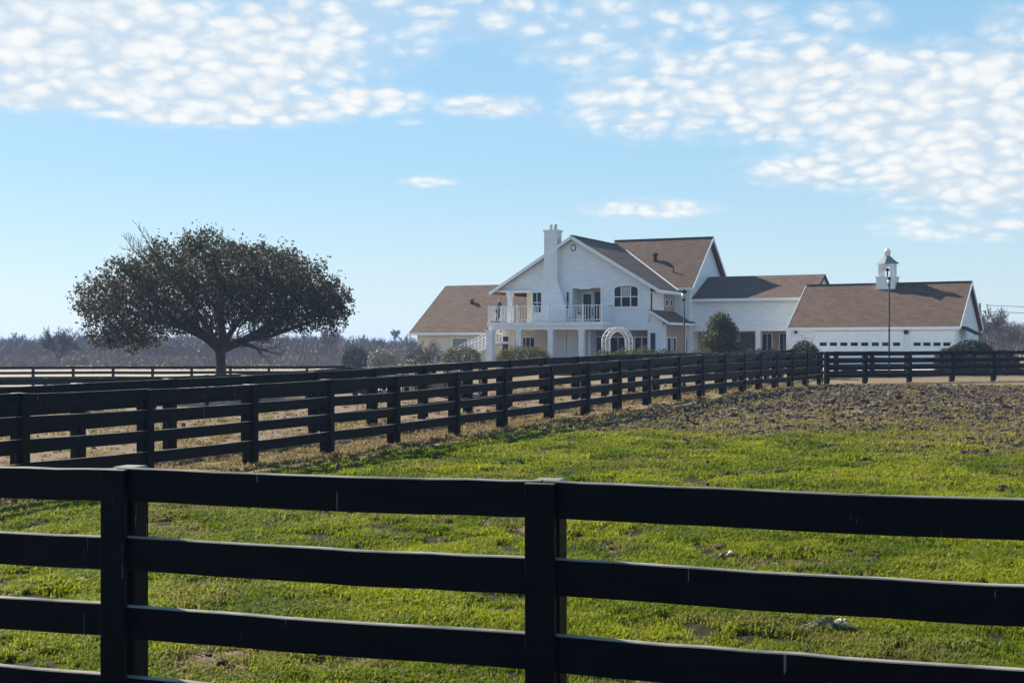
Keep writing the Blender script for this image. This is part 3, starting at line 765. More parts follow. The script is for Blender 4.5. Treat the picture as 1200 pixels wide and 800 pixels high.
for u in (g0, g1-.2):
    gp(MB().prism([(u, .2, 0), (u, 8.4, 0), (u, 8.4, G(3.1)), (u, GD, G(5.84)), (u, .2, G(3.1))], (.2, 0, 0)), 'gable_wall', SIDING)
gp(MB().box(g0, g1, 8.2, 8.4, 0, G(3.05)), 'rear_wall', SIDING)
def gdoor(a, b, wins):
    u0, u1 = hu(a), hu(b); zt = hz(390.5, 20, 0)
    d = gp(MB().box(u0, u1, -.05, 0, .0, zt), 'garage_door', TRIM)
    m = MB()
    for k in range(1, 4): m.box(u0, u1, -.062, -.0505, zt*k/4-.012, zt*k/4+.012)
    m.box(u0-.14, u0, -.07, 0, 0, zt+.14).box(u1, u1+.14, -.07, 0, 0, zt+.14).box(u0, u1, -.07, 0, zt, zt+.14)
    gp(m, 'door_trim', TRIM, d)
    for x in wins:
        ua, ub = hu(x-4.1), hu(x+4.1); z0, z1 = hz(405.2, (ua+ub)/2, 0), hz(401.2, (ua+ub)/2, 0)
        w = gp(MB().box(ua-.04, ub+.04, -.07, -.05, z0-.04, z1+.04), 'window', TRIM, d)
        gp(MB().box(ua, ub, -.08, -.0705, z0, z1), 'pane', GLASS, d)
gdoor(958, 1056.5, [965, 977, 989.2, 1001.4, 1013.6, 1026, 1038.2, 1051])
gdoor(1069.5, 1116, [1075, 1086.5, 1098.3, 1109.8])
u = hu(1062.5); z = hz(388, u, 0)
sc_ = gp(MB().box(u-.09, u+.09, -.05, 0, z-.15, z+.15), 'wall_lamp', METAL); gp(MB().lathe((u, -.16, z-.2), [(.07, 0), (.13, .06), (.13, .28), (.03, .36)], 8), 'lamp_shade', METAL, sc_)
u = hu(933); gp(MB().box(u-.08, u+.08, -.14, 0, hz(391, u, 0), hz(388, u, 0)), 'wall_lamp', METAL)
for x in (927, 1119): u = hu(x); gp(MB().bar((u, -.06, G(2.9)), (u, -.06, .05), .07, .07, (0, 1, 0)), 'downpipe', TRIM)
# side canopy on right gable end
gp(MB().bar((g1+.02, 2.2, G(3.1)), (g1+1.0, 2.2, G(2.6)), 2.6, .08), 'awning', METAL)
# cupola
cu = hu(1040, GD); s = .62
cup = gp(MB().box(cu-s, cu+s, GD-s, GD+s, G(5.55), G(6.42)).box(cu-s-.05, cu+s+.05, GD-s-.05, GD+s+.05, G(6.42), G(6.5)), 'cupola', TRIM)
s2 = .43
for i, j in ((-1, -1), (1, -1), (1, 1), (-1, 1)):
    gp(MB().box(cu+i*s2-.07, cu+i*s2+.07, GD+j*s2-.07, GD+j*s2+.07, G(6.5), G(7.35)), 'corner_post', TRIM, cup)
for ax in (0, 1):
    for sg in (-1, 1):
        P = [(-.36, 0), (-.36, .85), (.36, .85), (.36, 0), (.27, 0)]+[(.27*math.cos(t), .48+.22*math.sin(t)) for t in np.linspace(0, math.pi, 9)]+[(-.27, 0)]
        q = [(cu+a, GD+sg*s2-.025, G(6.5)+b) if ax == 0 else (cu+sg*s2-.025, GD+a, G(6.5)+b) for a, b in P]
        gp(MB().prism(q, (0, .05, 0) if ax == 0 else (.05, 0, 0)), 'arch_panel', TRIM, cup)
rc = gp(MB().lathe((cu, GD, G(7.35)), [(.78, 0), (.74, .05), (.45, .28), (.27, .45), (.21, .52), (.20, .53)], 4), 'cupola_roof', simple('weathered grey metal', (.16, .17, .18), (.24, .25, .26), 6, .85, 0, (1, 1, 1), .1), cup)
gp(MB().lathe((cu, GD, G(7.88)), [(.19, 0), (.19, .30), (.23, .33), (.17, .42), (.09, .50), (.03, .56), (.02, .62)], 10), 'lantern', TRIM, cup)
gp(MB().tube([(cu, GD, G(6.5)), (cu, GD, G(6.95))], .05, 6).lathe((cu, GD, G(6.9)), [(.17, 0), (.12, .14), (.03, .2)], 10), 'bell', METAL, cup)

AR, HU, HW, HP = _keep
# driveway sheet
def driveway():
    V = []; fs = []; nx, ny = 30, 8
    for j in range(ny+1):
        for i in range(nx+1):
            u = 14.5+(34-14.5)*i/nx; d = -16.5+(16.4)*j/ny
            x = HP[0]+u*HU[0]+d*HW[0]; y = HP[1]+u*HU[1]+d*HW[1]; V.append((x, y, .44+.06))
    for j in range(ny):
        for i in range(nx): a = j*(nx+1)+i; fs.append((a, a+1, a+nx+2, a+nx+1))
    o = MB().add(V, fs).build('driveway', CONCRETE); tag(o, kind='structure')
driveway()

# ------------------------------------------------------------------ foliage
def leaf_cloud(name, blobs, n, size, mat, parent, shell=.55, flat=1.0, asp=.55, seed=1, keepc=.38, sprig=0):
    """blobs: (x,y,z,rx,ry,rz) -> many small leaf faces in the blobs' outer volume"""
    r = np.random.default_rng(seed); B = np.array(blobs, float)
    w = (B[:, 3]*B[:, 4]*B[:, 5])**(2/3); k = r.choice(len(B), n, p=w/w.sum())
    d = r.normal(size=(n, 3)); d /= np.linalg.norm(d, axis=1)[:, None]
    rad = shell+(1-shell)*r.random(n)**.7
    stray = r.random(n) < .06; rad = np.where(stray, rad*1.18, rad)
    P = B[k, :3]+d*rad[:, None]*B[k, 3:]
    if sprig:
        ns = n//24; kk = r.choice(len(B), ns, p=w/w.sum()); ds = r.normal(size=(ns, 3))+np.array([0, 0, .35]); ds /= np.linalg.norm(ds, axis=1)[:, None]
        base = B[kk, :3]+ds*B[kk, 3:]*.82
        dr_ = ds*.55+np.array([0, 0, .55])+r.normal(size=(ns, 3))*.35; dr_ /= np.linalg.norm(dr_, axis=1)[:, None]
        ln = sprig*(.5+r.random(ns)); q = n//3; sel = r.integers(0, ns, q)
        P[:q] = base[sel]+dr_[sel]*(r.random(q)*ln[sel])[:, None]+r.normal(size=(q, 3))*.045; d[:q] = ds[sel]
    fx = 2.2/np.mean(B[:, 3]); cl = fbm(P[:, 0]*fx*2+P[:, 2]*fx, P[:, 1]*fx*1.3+P[:, 2]*fx*2, 3)
    keep = cl+r.normal(0, .06, n) > keepc
    P = P[keep]; d = d[keep]; n = len(P)
    nr = d*.6+r.normal(size=(n, 3))*.8+np.array([0, 0, .35]); nr /= np.linalg.norm(nr, axis=1)[:, None]
    t = np.cross(nr, r.normal(size=(n, 3))); t /= np.linalg.norm(t, axis=1)[:, None]; b = np.cross(nr, t)
    s = size*(.6+.8*r.random(n))[:, None]
    V = np.stack([P-t*s*.5, P+b*s*asp*.5+nr*s*.06, P+t*s*.5, P-b*s*asp*.5+nr*s*.06], 1).reshape(-1, 3)
    return npmesh(name, V, np.arange(len(V)).reshape(-1, 4), mat, parent)
def branch(m, p, d, ln, r0, lev, rnd, up=.15, kids=(3, 4), spread=.6, minr=.006, nseg=4, sides=6):
    pts = [p]; rs = [r0]; q = Vector(p); v = Vector(d).normalized()
    for i in range(nseg):
        v = (v+Vector((rnd.gauss(0, .16), rnd.gauss(0, .16), rnd.gauss(0, .10)+up*.25))).normalized()
        q = q+v*ln/nseg; pts.append(q.copy()); rs.append(max(minr, r0*(1-.55*(i+1)/nseg)))
    m.tube(pts, rs, sides if lev > 1 else 3, cap=False)
    if lev <= 0: return
    for k in range(rnd.randint(*kids)):
        t = .35+.65*(k+rnd.random()*.6)/max(1, kids[1]); i = min(nseg-1, int(t*nseg)); s = pts[i].lerp(pts[i+1], t*nseg-i if t < 1 else .9)
        ax = Vector((rnd.gauss(0, 1), rnd.gauss(0, 1), rnd.gauss(0, .6)))
        dv = (v+ax.normalized()*spread*1.5).normalized()
        branch(m, s, dv, ln*rnd.uniform(.5, .72), max(minr, rs[i]*.6), lev-1, rnd, up, kids, spread, minr, 3 if lev < 3 else nseg, sides)
    branch(m, pts[-1], v, ln*.6, rs[-1], lev-1, rnd, up, kids, spread, minr, 3, sides)

# --- the big oak
TY = 61.0
tb = (px(258.5, TY), TY)
oak = empty('oak_tree', (tb[0], tb[1], gzf(*tb)))
tag(oak, 'broad spreading evergreen oak with dark crown standing alone left of the house', 'tree')
ks = TY/F
def op(x, y, dy=0): return Vector(((x-258.5)*ks, dy, pz(y, TY)-oak.location.z))
m = MB()
trunk_top = op(258, 410)
m.tube([Vector((0, 0, -.2)), op(258.7, 445), op(259, 430), trunk_top], [.40, .28, .24, .23], 10, cap=False)
rnd = random.Random(5)
limbs = [([(258, 411, 0), (247, 398, .3), (232, 388, .6), (214, 374, 1.0), (190, 352, 1.6)], .25),
         ([(258, 411, 0), (243, 396, -.5), (222, 384, -1.3), (196, 376, -2.0), (165, 365, -2.4)], .19),
         ([(258, 411, 0), (260, 392, .2), (258, 370, -.2), (256, 340, .3), (250, 300, .2)], .24),
         ([(259, 411, 0), (271, 404, -.3), (286, 399, -.8), (303, 396, -1.0), (322, 389, -1.6), (352, 366, -2)], .22),
         ([(259, 410, 0), (275, 402, .5), (290, 392, 1.1), (306, 382, 1.7), (330, 360, 2.4)], .22),
         ([(258, 408, 0), (266, 388, 1), (280, 362, 1.8), (300, 330, 2)], .17),
         ([(258, 408, 0), (250, 386, -1), (236, 356, -2), (220, 325, -2.4)], .17),
         ([(303, 396, -1), (325, 393, -1.1), (350, 384, -.8), (380, 372, -.5)], .12)]
tips = []
for pl, r0 in limbs:
    P = [op(*q) for q in pl]; n = len(P)
    m.tube(P, [r0*(1-.65*i/(n-1)) for i in range(n)], 8, cap=False)
    for i in range(1, n-1):
        for k in range(3):
            d = (P[i]-P[i-1]).normalized()+Vector((rnd.gauss(0, .7), rnd.gauss(0, .7), rnd.gauss(.3, .4)))
            branch(m, P[i], d, rnd.uniform(.9, 1.5), r0*.42*(1-.5*i/n), 2, rnd, .1, (2, 3), .6, .012)
branch(m, op(205, 335, .6), op(165, 305, .6)-op(205, 335, .6), 1.9, .07, 3, random.Random(4), .35, (2, 3), .42, .011)
branch(m, op(185, 320, .2), op(150, 283, .2)-op(185, 320, .2), 1.45, .05, 3, random.Random(12), .35, (2, 3), .42, .011)
m.build('trunk', BARK, oak)
blobs = []
rb = random.Random(9)
for x, y, r in [(130, 347, 30), (148, 377, 27), (140, 392, 16), (162, 388, 18), (175, 330, 34), (205, 312, 34), (245, 290, 15), (232, 282, 7), (252, 279, 7), (255, 312, 38), (300, 316, 34), (335, 320, 30), (362, 332, 26), (388, 344, 22), (405, 350, 12), (365, 356, 27), (388, 366, 17), (335, 348, 30), (300, 345, 32), (215, 345, 36), (180, 362, 32), (112, 357, 15), (102, 366, 8), (265, 345, 30), (205, 375, 18), (320, 372, 14), (160, 318, 18), (285, 296, 16), (322, 298, 14), (210, 294, 16), (350, 306, 12), (185, 300, 12), (410, 362, 9), (300, 366, 15), (350, 374, 14), (228, 372, 15), (125, 385, 12), (145, 402, 8), (375, 378, 10), (398, 372, 11), (388, 386, 8), (330, 384, 9), (160, 404, 10), (118, 372, 12), (310, 292, 8), (280, 286, 8), (222, 290, 9), (345, 300, 8), (375, 315, 10), (398, 330, 9), (150, 330, 14), (118, 338, 10), (130, 398, 11), (150, 409, 9), (104, 378, 9), (244, 281, 15), (238, 275, 9), (290, 380, 9)]:
    hx = abs(x-255)/165; half = 5.6*math.sqrt(max(.05, 1-hx*hx))
    for dy in ((-.62, 0, .62) if r > 12 else (0,)):
        rr = r*ks*rb.uniform(.85, 1.08); c = op(x+rb.uniform(-5, 5), y+rb.uniform(-4, 4)+abs(dy)*10, dy*half+rb.uniform(-.4, .4))
        blobs.append((c.x, c.y, c.z, rr, rr*1.15, rr*.82))
leaf_cloud('crown', blobs, 130000, .14, OAKLEAF, oak, .42, seed=3, keepc=.485, sprig=.42)

# --- other bare trees
def bare_tree(name, x, y, h, label, seed, group=None, mat=TWIG, lev=4, spread=.5, trunk=.25, r=None, up=.2, minr=.01, nst=1):
    root = empty(name, (x, y, gzf(x, y))); tag(root, label, 'tree', group)
    m = MB(); rd = random.Random(seed)
    m.tube([(0, 0, -.2), (0.02*h, 0, h*trunk)], [h*.028, h*.022], 7, cap=False); m.build('trunk', mat, root)
    c = MB()
    for k in range(5):
        a = 6.283*k/5+rd.random(); dv = Vector((math.cos(a)*spread, math.sin(a)*spread, .75))
        branch(c, Vector((.02*h, 0, h*trunk*.95)), dv, h*(1-trunk)*.48, h*.016, lev, rd, up, (2, 4), spread, minr)
    c.build('crown', mat, root)
    return root
bare_tree('bare_tree', px(70, 150), 150, 5.0, 'bare winter tree with fanned twigs left of the oak, beyond the farthest fence', 3, mat=BARK, minr=.022, trunk=.16, spread=.62)
bare_tree('bare_tree', px(385, 200), 200, 5.6, 'small bare tree under the right end of the oak crown, far off', 14, minr=.03)
bare_tree('bare_tree', px(170, 205), 205, 5.2, 'bare grey tree behind the drooping left side of the oak crown', 21, minr=.03)
bare_tree('bare_tree', px(1158, 150), 150, 6.2, 'bare tree rising just right of the utility pole', 31, minr=.025)
pines = bare_tree('bare_tree', px(462, 300), 300, 6.4, 'thin open-topped tree above the treeline left of the house roof', 41, minr=.04, trunk=.7, spread=.8)
bare_tree('crape_myrtle', px(501.5, 88), 88, 2.5, 'small clipped leafless tree with a rounded head at the left end of the house', 17, mat=PALEBARK, trunk=.12, spread=.62, minr=.012, up=.1)
protoes = []
def far_copy(src, X, Y, s, rz, label, group):
    o = copy_tree(src); o.location = (X, Y, gzf(X, Y)); o.scale = (s, s, s*random.uniform(.85, 1.1)); o.rotation_euler.z = rz; tag(o, label, 'tree', group)
grp = 'bare trees of the far left treeline'; lab = 'bare winter tree in the hazy treeline across the pasture left of the house'
pr = [bare_tree('far_tree', px(20+40*k, 240), 240, 5.2, lab, 60+k, grp, minr=.05, lev=3) for k in range(4)]
for k in range(46):
    x = -60+k*12.3+random.uniform(-6, 6); Y = random.uniform(215, 300)
    far_copy(pr[k % 4], px(x, Y), Y, random.uniform(.5, .9)*Y/250, random.random()*6, lab, grp)
grp2 = 'bare trees right of the garage'; lab2 = 'bare brown tree in the woods behind the right end of the garage'
pr2 = [bare_tree('far_tree', px(1175+22*k, 170), 170, 4.6, lab2, 90+k, grp2, minr=.035, lev=3) for k in range(2)]
for k in range(14):
    x = 1150+k*9+random.uniform(-4, 4); Y = random.uniform(150, 200)
    far_copy(pr2[k % 2], px(x, Y), Y, random.uniform(.8, 1.1)*Y/175, random.random()*6, lab2, grp2)
# brush masses of the treelines
def brush(name, x0, x1, Y0, Y1, hfun, n, size, mat, seed):
    r = np.random.default_rng(seed)
    Y = Y0+(Y1-Y0)*r.random(n); X = (x0+(x1-x0)*r.random(n)-600)/F*Y
    top = hfun(X, Y); z = gz(X, Y)+top*r.random(n)**.8
    P = np.stack([X, Y, z], 1)
    d = r.normal(size=(n, 3))*np.array([.6, .6, .5])+np.array([0, 0, .7]); d /= np.linalg.norm(d, axis=1)[:, None]
    t = np.cross(d, r.normal(size=(n, 3))); t /= np.linalg.norm(t, axis=1)[:, None]
    s = size*(.5+r.random(n))[:, None]
    V = np.stack([P-t*s*.06, P+t*s*.06, P+d*s], 1).reshape(-1, 3)
    o = npmesh(name, V, np.arange(len(V)).reshape(-1, 3), mat); tag(o, kind='stuff'); return o
brush('far_wood', -260, 520, 200, 320, lambda X, Y: 1.0+4.6*np.clip(fbm(X*.045+5, Y*.03, 4)-.2, 0, 1)*np.clip(.75+.5*fbm(X*.3, Y*.1, 2), 0, 2), 80000, 1.4, TWIG, 4)
brush('far_wood', 1120, 1500, 185, 230, lambda X, Y: 2.0+3.6*fbm(X*.05+50, Y*.02, 3), 26000, 1.1, TWIG, 5)
brush('dry_brush', -200, 470, 130, 200, lambda X, Y: .15+3.2*np.clip(fbm(X*.11+80, Y*.05, 3)-.36, 0, 1)+.9*np.clip(fbm(X*.4+8, Y*.2, 2)-.5, 0, 1), 40000, .6, PALEBARK, 6)

# --- shrubs and hedges
def shrub(name, x, Y, w, zt, label, mat, n=9000, size=.09, depth=None, seed=1, cone=0, cat='shrub', group=None, stem=True, clip=0):
    X = px(x, Y); g = gzf(X, Y); root = empty(name, (X, Y, g)); tag(root, label, cat, group)
    h = zt-g; depth = depth or w; rb = random.Random(seed); bl = []
    nb = 26
    for k in range(nb):
        t = rb.random(); a = rb.random()*6.283
        if cone: rad = (1-t**1.4)*.78+.12
        else: rad = math.sqrt(max(.02, 1-(2*t-1)**2))*.85
        rr = .24*min(w, h)
        bl.append((math.cos(a)*rad*(w/2-rr*.1), math.sin(a)*rad*(depth/2-rr*.1), rr*.8+t*(h-1.7*rr), rr, rr, rr))
    bl.append((0, 0, h*.45, w*.36, depth*.36, h*.42))
    if clip:
        bl = [(0, 0, h*.36, w*.49, depth*.49, h*.62)]*3+[(math.cos(6.283*q/9)*w*.33, math.sin(6.283*q/9)*depth*.33, h*.42, w*.17, depth*.17, h*.40) for q in range(9)]
    leaf_cloud('foliage', bl, n, size, mat, root, .72 if clip else .5, seed=seed, keepc=.2 if clip else .36)
    if stem:
        m = MB(); rd = random.Random(seed)
        for k in range(6):
            a = 6.283*k/6; m.tube([(0, 0, -.1), (math.cos(a)*w*.12, math.sin(a)*depth*.12, h*.3), (math.cos(a)*w*.28, math.sin(a)*depth*.28, h*.7)], [.05, .035, .015], 5, False)
        m.build('stem', BARK, root)
    return root
shrub('evergreen_shrub', 843, 72, 2.5, 3.85, 'big cone-shaped evergreen shrub with glossy leaves before the white right wing', HOLLY, 17000, .12, seed=5, cone=1)
shrub('round_shrub', 943, 57.5, 1.5, 2.2, 'dark clipped ball shrub by the paddock corner, left of the garage doors', DARKLEAF, 9000, .08, seed=6, clip=1)
shrub('boxwood', 613, 80, 3.6, 1.95, 'wide yellow-green clipped bush in front of the balcony columns', HEDGELEAF, 12000, .08, 1.8, seed=7, clip=1)
shrub('boxwood', 541, 82, 2.6, 2.0, 'yellow-green clipped bush at the foot of the outside stairs', HEDGELEAF, 8000, .08, 1.6, seed=8, clip=1)
shrub('dark_shrub', 1138, 67, 2.7, 2.28, 'low dark evergreen mound beside the right end of the garage', DARKLEAF, 12000, .09, 1.8, seed=9, clip=1)
shrub('dark_shrub', 1170, 65, 2.2, 1.75, 'flat dark hedge bush at far right, below the bare woods', DARKLEAF, 8000, .09, 1.5, seed=19, clip=1)
shrub('dark_shrub', 1112, 67, 1.6, 1.85, 'small dark bush between the garage doors and the evergreen mound', DARKLEAF, 6000, .09, 1.4, seed=20, clip=1)
shrub('round_shrub', 416, 120, 2.6, 1.98, 'dark round shrub far out on the pasture between oak and house', DARKLEAF, 5000, .14, seed=10, clip=1)
shrub('round_shrub', 447, 112, 2.6, 1.75, 'pale grey-green mounded shrub beside the dark round one on the pasture', PALEBARK and leafm('grey green leaves', (.10, .10, .07), (.14, .135, .10), (.18, .17, .12), .2), 5000, .13, seed=11, clip=1)
shrub('dark_shrub', 490, 92, 2.6, 1.5, 'low dark bushes at the foot of the small leafless tree', DARKLEAF, 5000, .09, 1.2, seed=12, clip=1)
shrub('dark_shrub', 994.5, 62.5, .8, .82, 'little round dark bush behind the far paddock fence near its corner', DARKLEAF, 2500, .07, seed=13, clip=1)
def hedge(x0, x1, Y, zt, label, mat, n, seed, w=1.1):
    Xa, Xb = px(x0, Y), px(x1, Y); g = gzf((Xa+Xb)/2, Y); root = empty('hedge', ((Xa+Xb)/2, Y, g)); tag(root, label, 'hedge')
    h = zt-g; rb = random.Random(seed); bl = []; L = Xb-Xa; k = max(6, int(L/.5))
    for i in range(k):
        for q in range(2):
            hh = h*rb.uniform(.8, 1.06); bl.append((-L/2+L*(i+.5)/k, rb.uniform(-.15, .15)*w, hh*.56 if q else hh*.3, .45, w*.45, hh*.44))
    leaf_cloud('foliage', bl, n, .085, mat, root, .6, seed=seed, keepc=.30)
    m = MB()
    for i in range(0, k, 2): x = -L/2+L*(i+.5)/k; m.tube([(x, 0, -.1), (x+.1, .1, h*.6)], [.03, .012], 5, False)
    m.build('stem', BARK, root)
hedge(700, 832, 66, 1.86, 'low hedge in front of the white arch and the gable wall', HEDGELEAF, 26000, 31)
hedge(846, 922, 67, 1.78, 'low dark hedge to the right of the cone-shaped evergreen', DARKLEAF, 12000, 32)
hedge(640, 705, 64, 1.30, 'dark hedge below the right half of the balcony', DARKLEAF, 11000, 33)

# --- lattice arch on the lawn
AY = 83.5; ax = px(723.5, AY)
arch = empty('garden_arch', (ax, AY, gzf(ax, AY)), -AR); tag(arch, 'white lattice wedding arch standing on the lawn before the gable wall', 'arch')
w2, hh, dp = .94, 1.72, .35
for dy in (-dp, dp):
    for rad in (w2, w2-.26):
        pts = [(-rad, dy, 0), (-rad, dy, hh*.5), (-rad, dy, hh)]+[(-rad*math.cos(t), dy, hh+rad*math.sin(t)) for t in np.linspace(0.15, math.pi-.15, 15)]+[(rad, dy, hh), (rad, dy, hh*.5), (rad, dy, 0)]
        MB().tube(pts, .03, 6).build('hoop', TRIM, arch)
    m = MB(); prev = None
    def pa(t, rad):
        L1 = hh; La = math.pi*rad; tot = 2*L1+La; s = t*tot
        if s < L1: return Vector((-rad, dy, s))
        if s < L1+La: a = (s-L1)/rad; return Vector((-rad*math.cos(a), dy, hh+rad*math.sin(a)))
        return Vector((rad, dy, 2*L1+La-s))
    nl = 26
    for i in range(nl):
        a, b = i/nl, (i+1)/nl
        m.bar(pa(a, w2), pa(b, w2-.26), .026, .02, (0, 1, 0)); m.bar(pa(a, w2-.26), pa(b, w2), .026, .02, (0, 1, .01))
    m.build('lattice', TRIM, arch)
m = MB()
for t in np.linspace(0, 1, 19):
    dy = 0; p = pa(t, w2); m.bar((p.x, -dp, p.z), (p.x, dp, p.z), .03, .03)
m.build('cross_bar', TRIM, arch)

# --- lamp posts
def lamp_post(x, Y, ytop, label, r=.028):
    X = px(x, Y); g = gzf(X, Y); root = empty('lamp_post', (X, Y, g)); tag(root, label, 'lamp post', 'lamp posts')
    h = pz(ytop, Y)-g
    MB().lathe((0, 0, 0), [(.08, 0), (.08, .12), (.05, .2), (r, .35), (r*.9, h-.35)], 10).build('pole', METAL, root)
    hd_ = MB().lathe((0, 0, h-.36), [(.04, 0), (.07, .05), (.08, .30), (.10, .31), (.04, .38), (.01, .42)], 8).build('lamp_head', METAL, root)
    MB().lathe((0, 0, h-.30), [(.079, 0), (.085, .2)], 8).build('lamp_glass', GREYMETAL, hd_)
    return root
lp = lamp_post(801.5, 46, 340.5, 'tall thin grey lamp post behind the long fence, left of the cone-shaped evergreen')
lamp_post(1042, 58.5, 325.5, 'thin dark lamp post in front of the garage doors, below the cupola', .04)

# --- utility pole and wires
UY = 120; ux = px(1148, UY)
up_ = empty('utility_pole', (ux, UY, gzf(ux, UY))); tag(up_, 'grey utility pole with two wires behind the right end of the garage', 'utility pole')
zt = pz(355, UY)-up_.location.z
MB().tube([(0, 0, -.3), (0, 0, zt)], [.16, .11], 8).build('pole', simple('weathered pole', (.10, .09, .085), (.17, .155, .14), 4, .8), up_)
for dz, dx in ((-.2, .6), (-.75, 0)):
    pts = [(dx+45*t, -6*t, zt+dz-.5*t*4*(1-t)*1.2-.15*t) for t in np.linspace(0, 1, 14)]
    MB().tube(pts, .022, 4).build('wire', METAL, up_)

# --- balcony things: person, chairs, planter
def hpos(u, d, z=0): return Vector((HP[0]+u*HU[0]+d*HW[0], HP[1]+u*HU[1]+d*HW[1], GZ+z))
BZ = G(3.56)
def skinned(name, verts, edges, rad, mat, parent, sub=2, root=0):
    me = bpy.data.meshes.new(name); me.from_pydata(verts, edges, []); o = bpy.data.objects.new(name, me); COL.objects.link(o)
    md = o.modifiers.new('skin', 'SKIN'); md.use_smooth_shade = True
    sv = me.skin_vertices[0].data
    for i, r_ in enumerate(rad):
        sv[i].radius = (r_, r_) if not hasattr(r_, '__len__') else r_; sv[i].use_root = (i == root)
    s_ = o.modifiers.new('sub', 'SUBSURF'); s_.levels = sub; s_.render_levels = sub
    dg = bpy.context.evaluated_depsgraph_get(); nm = bpy.data.meshes.new_from_object(o.evaluated_get(dg))
    o.modifiers.clear(); o.data = nm; nm.materials.clear(); nm.materials.append(mat); nm.name = name
    nm.polygons.foreach_set('use_smooth', np.ones(len(nm.polygons), bool))
    o.parent = parent; return o
pu_ = hu(583.5, -1.55)
per = empty('person', hpos(pu_, -1.55, BZ), -AR)
tag(per, 'person in dark jacket and trousers leaning on the balcony railing at its left end', 'person')
# x = towards the right along the railing, lean forwards over the rail
J = dict(pel=(0, 0, .92), spine=(.06, -.04, 1.12), chest=(.16, -.08, 1.32), neck=(.21, -.11, 1.47), head0=(.23, -.14, 1.55), head1=(.25, -.17, 1.68),
         shl=(.13, .09, 1.38), ell=(.30, -.02, 1.16), wrl=(.50, -.20, 1.12), shr=(.20, -.25, 1.38), elr=(.36, -.33, 1.17), wrr=(.56, -.36, 1.14),
         hipl=(-.01, .09, .86), knl=(.05, .08, .48), anl=(-.03, .09, .08), tol=(.13, .06, .03), hipr=(.01, -.10, .86), knr=(.02, -.11, .48), anr=(-.08, -.12, .08), tor=(.08, -.15, .03))
names = list(J); ix = {k: i for i, k in enumerate(names)}
E_ = [('pel', 'spine'), ('spine', 'chest'), ('chest', 'neck'), ('neck', 'head0'), ('head0', 'head1'), ('chest', 'shl'), ('shl', 'ell'), ('ell', 'wrl'), ('chest', 'shr'), ('shr', 'elr'), ('elr', 'wrr'),
      ('pel', 'hipl'), ('hipl', 'knl'), ('knl', 'anl'), ('anl', 'tol'), ('pel', 'hipr'), ('hipr', 'knr'), ('knr', 'anr'), ('anr', 'tor')]
RD = dict(pel=(.15, .12), spine=(.14, .11), chest=(.16, .12), neck=.06, head0=.085, head1=.085, shl=.07, ell=.05, wrl=.032, shr=.07, elr=.05, wrr=.032, hipl=.09, knl=.06, anl=.04, tol=.035, hipr=.09, knr=.06, anr=.04, tor=.035)
# fingers on both hands
hv = [J[k] for k in names]; he = [(ix[a], ix[b]) for a, b in E_]; hr = [RD[k] for k in names]
for w, sgn in (('wrl', 1), ('wrr', 1)):
    b = Vector(J[w]); palm = len(hv); hv.append(tuple(b+Vector((.06, -.02, -.01)))); hr.append((.035, .018)); he.append((ix[w], palm))
    for k, ln in enumerate((.06, .07, .065, .05)):
        p1 = b+Vector((.09, -.04+.024*k, -.02)); p2 = p1+Vector((ln*.6, 0, -ln*.5))
        i1 = len(hv); hv += [tuple(p1), tuple(p2)]; hr += [.009, .008]; he += [(palm, i1), (i1, i1+1)]
    i1 = len(hv); hv += [tuple(b+Vector((.05, -.06, 0))), tuple(b+Vector((.085, -.085, -.015)))]; hr += [.011, .009]; he += [(palm, i1), (i1, i1+1)]
body = skinned('body', hv, he, hr, SKIN, per, 2)
sub = lambda ks_, ex: ([J[k] for k in ks_], {k: i for i, k in enumerate(ks_)}, [tuple(q+ex for q in RD[k]) if hasattr(RD[k], '__len__') else RD[k]+ex for k in ks_])
k1 = ['pel', 'spine', 'chest', 'neck', 'shl', 'ell', 'wrl', 'shr', 'elr', 'wrr']; v1, i1, r1_ = sub(k1, .03)
skinned('jacket', v1, [(i1[a], i1[b]) for a, b in E_ if a in i1 and b in i1], r1_, CLOTHD, per)
k2 = ['pel', 'hipl', 'knl', 'anl', 'hipr', 'knr', 'anr']; v2, i2, r2_ = sub(k2, .025)
skinned('trousers', v2, [(i2[a], i2[b]) for a, b in E_ if a in i2 and b in i2], r2_, CLOTHB, per)
for a, b in (('anl', 'tol'), ('anr', 'tor')): skinned('shoe', [J[a], J[b]], [(0, 1)], [.055, .05], HAIR, per)
skinned('hair', [(.225, -.12, 1.66), (.245, -.155, 1.735)], [(0, 1)], [.098, .095], HAIR, per)
hc = Vector((.25, -.17, 1.62))
m = MB(); m.lathe((hc.x+.07, hc.y-.085, hc.z-.03), [(.006, 0), (.018, .01), (.014, .04), (.005, .06)], 6); m.build('nose', SKIN, body)
for s_ in (-1, 1): MB().lathe((hc.x+.06+.025*s_, hc.y-.075+.02*s_, hc.z+.035), [(.004, -.01), (.012, 0), (.004, .01)], 6).build('eye', HAIR, body)

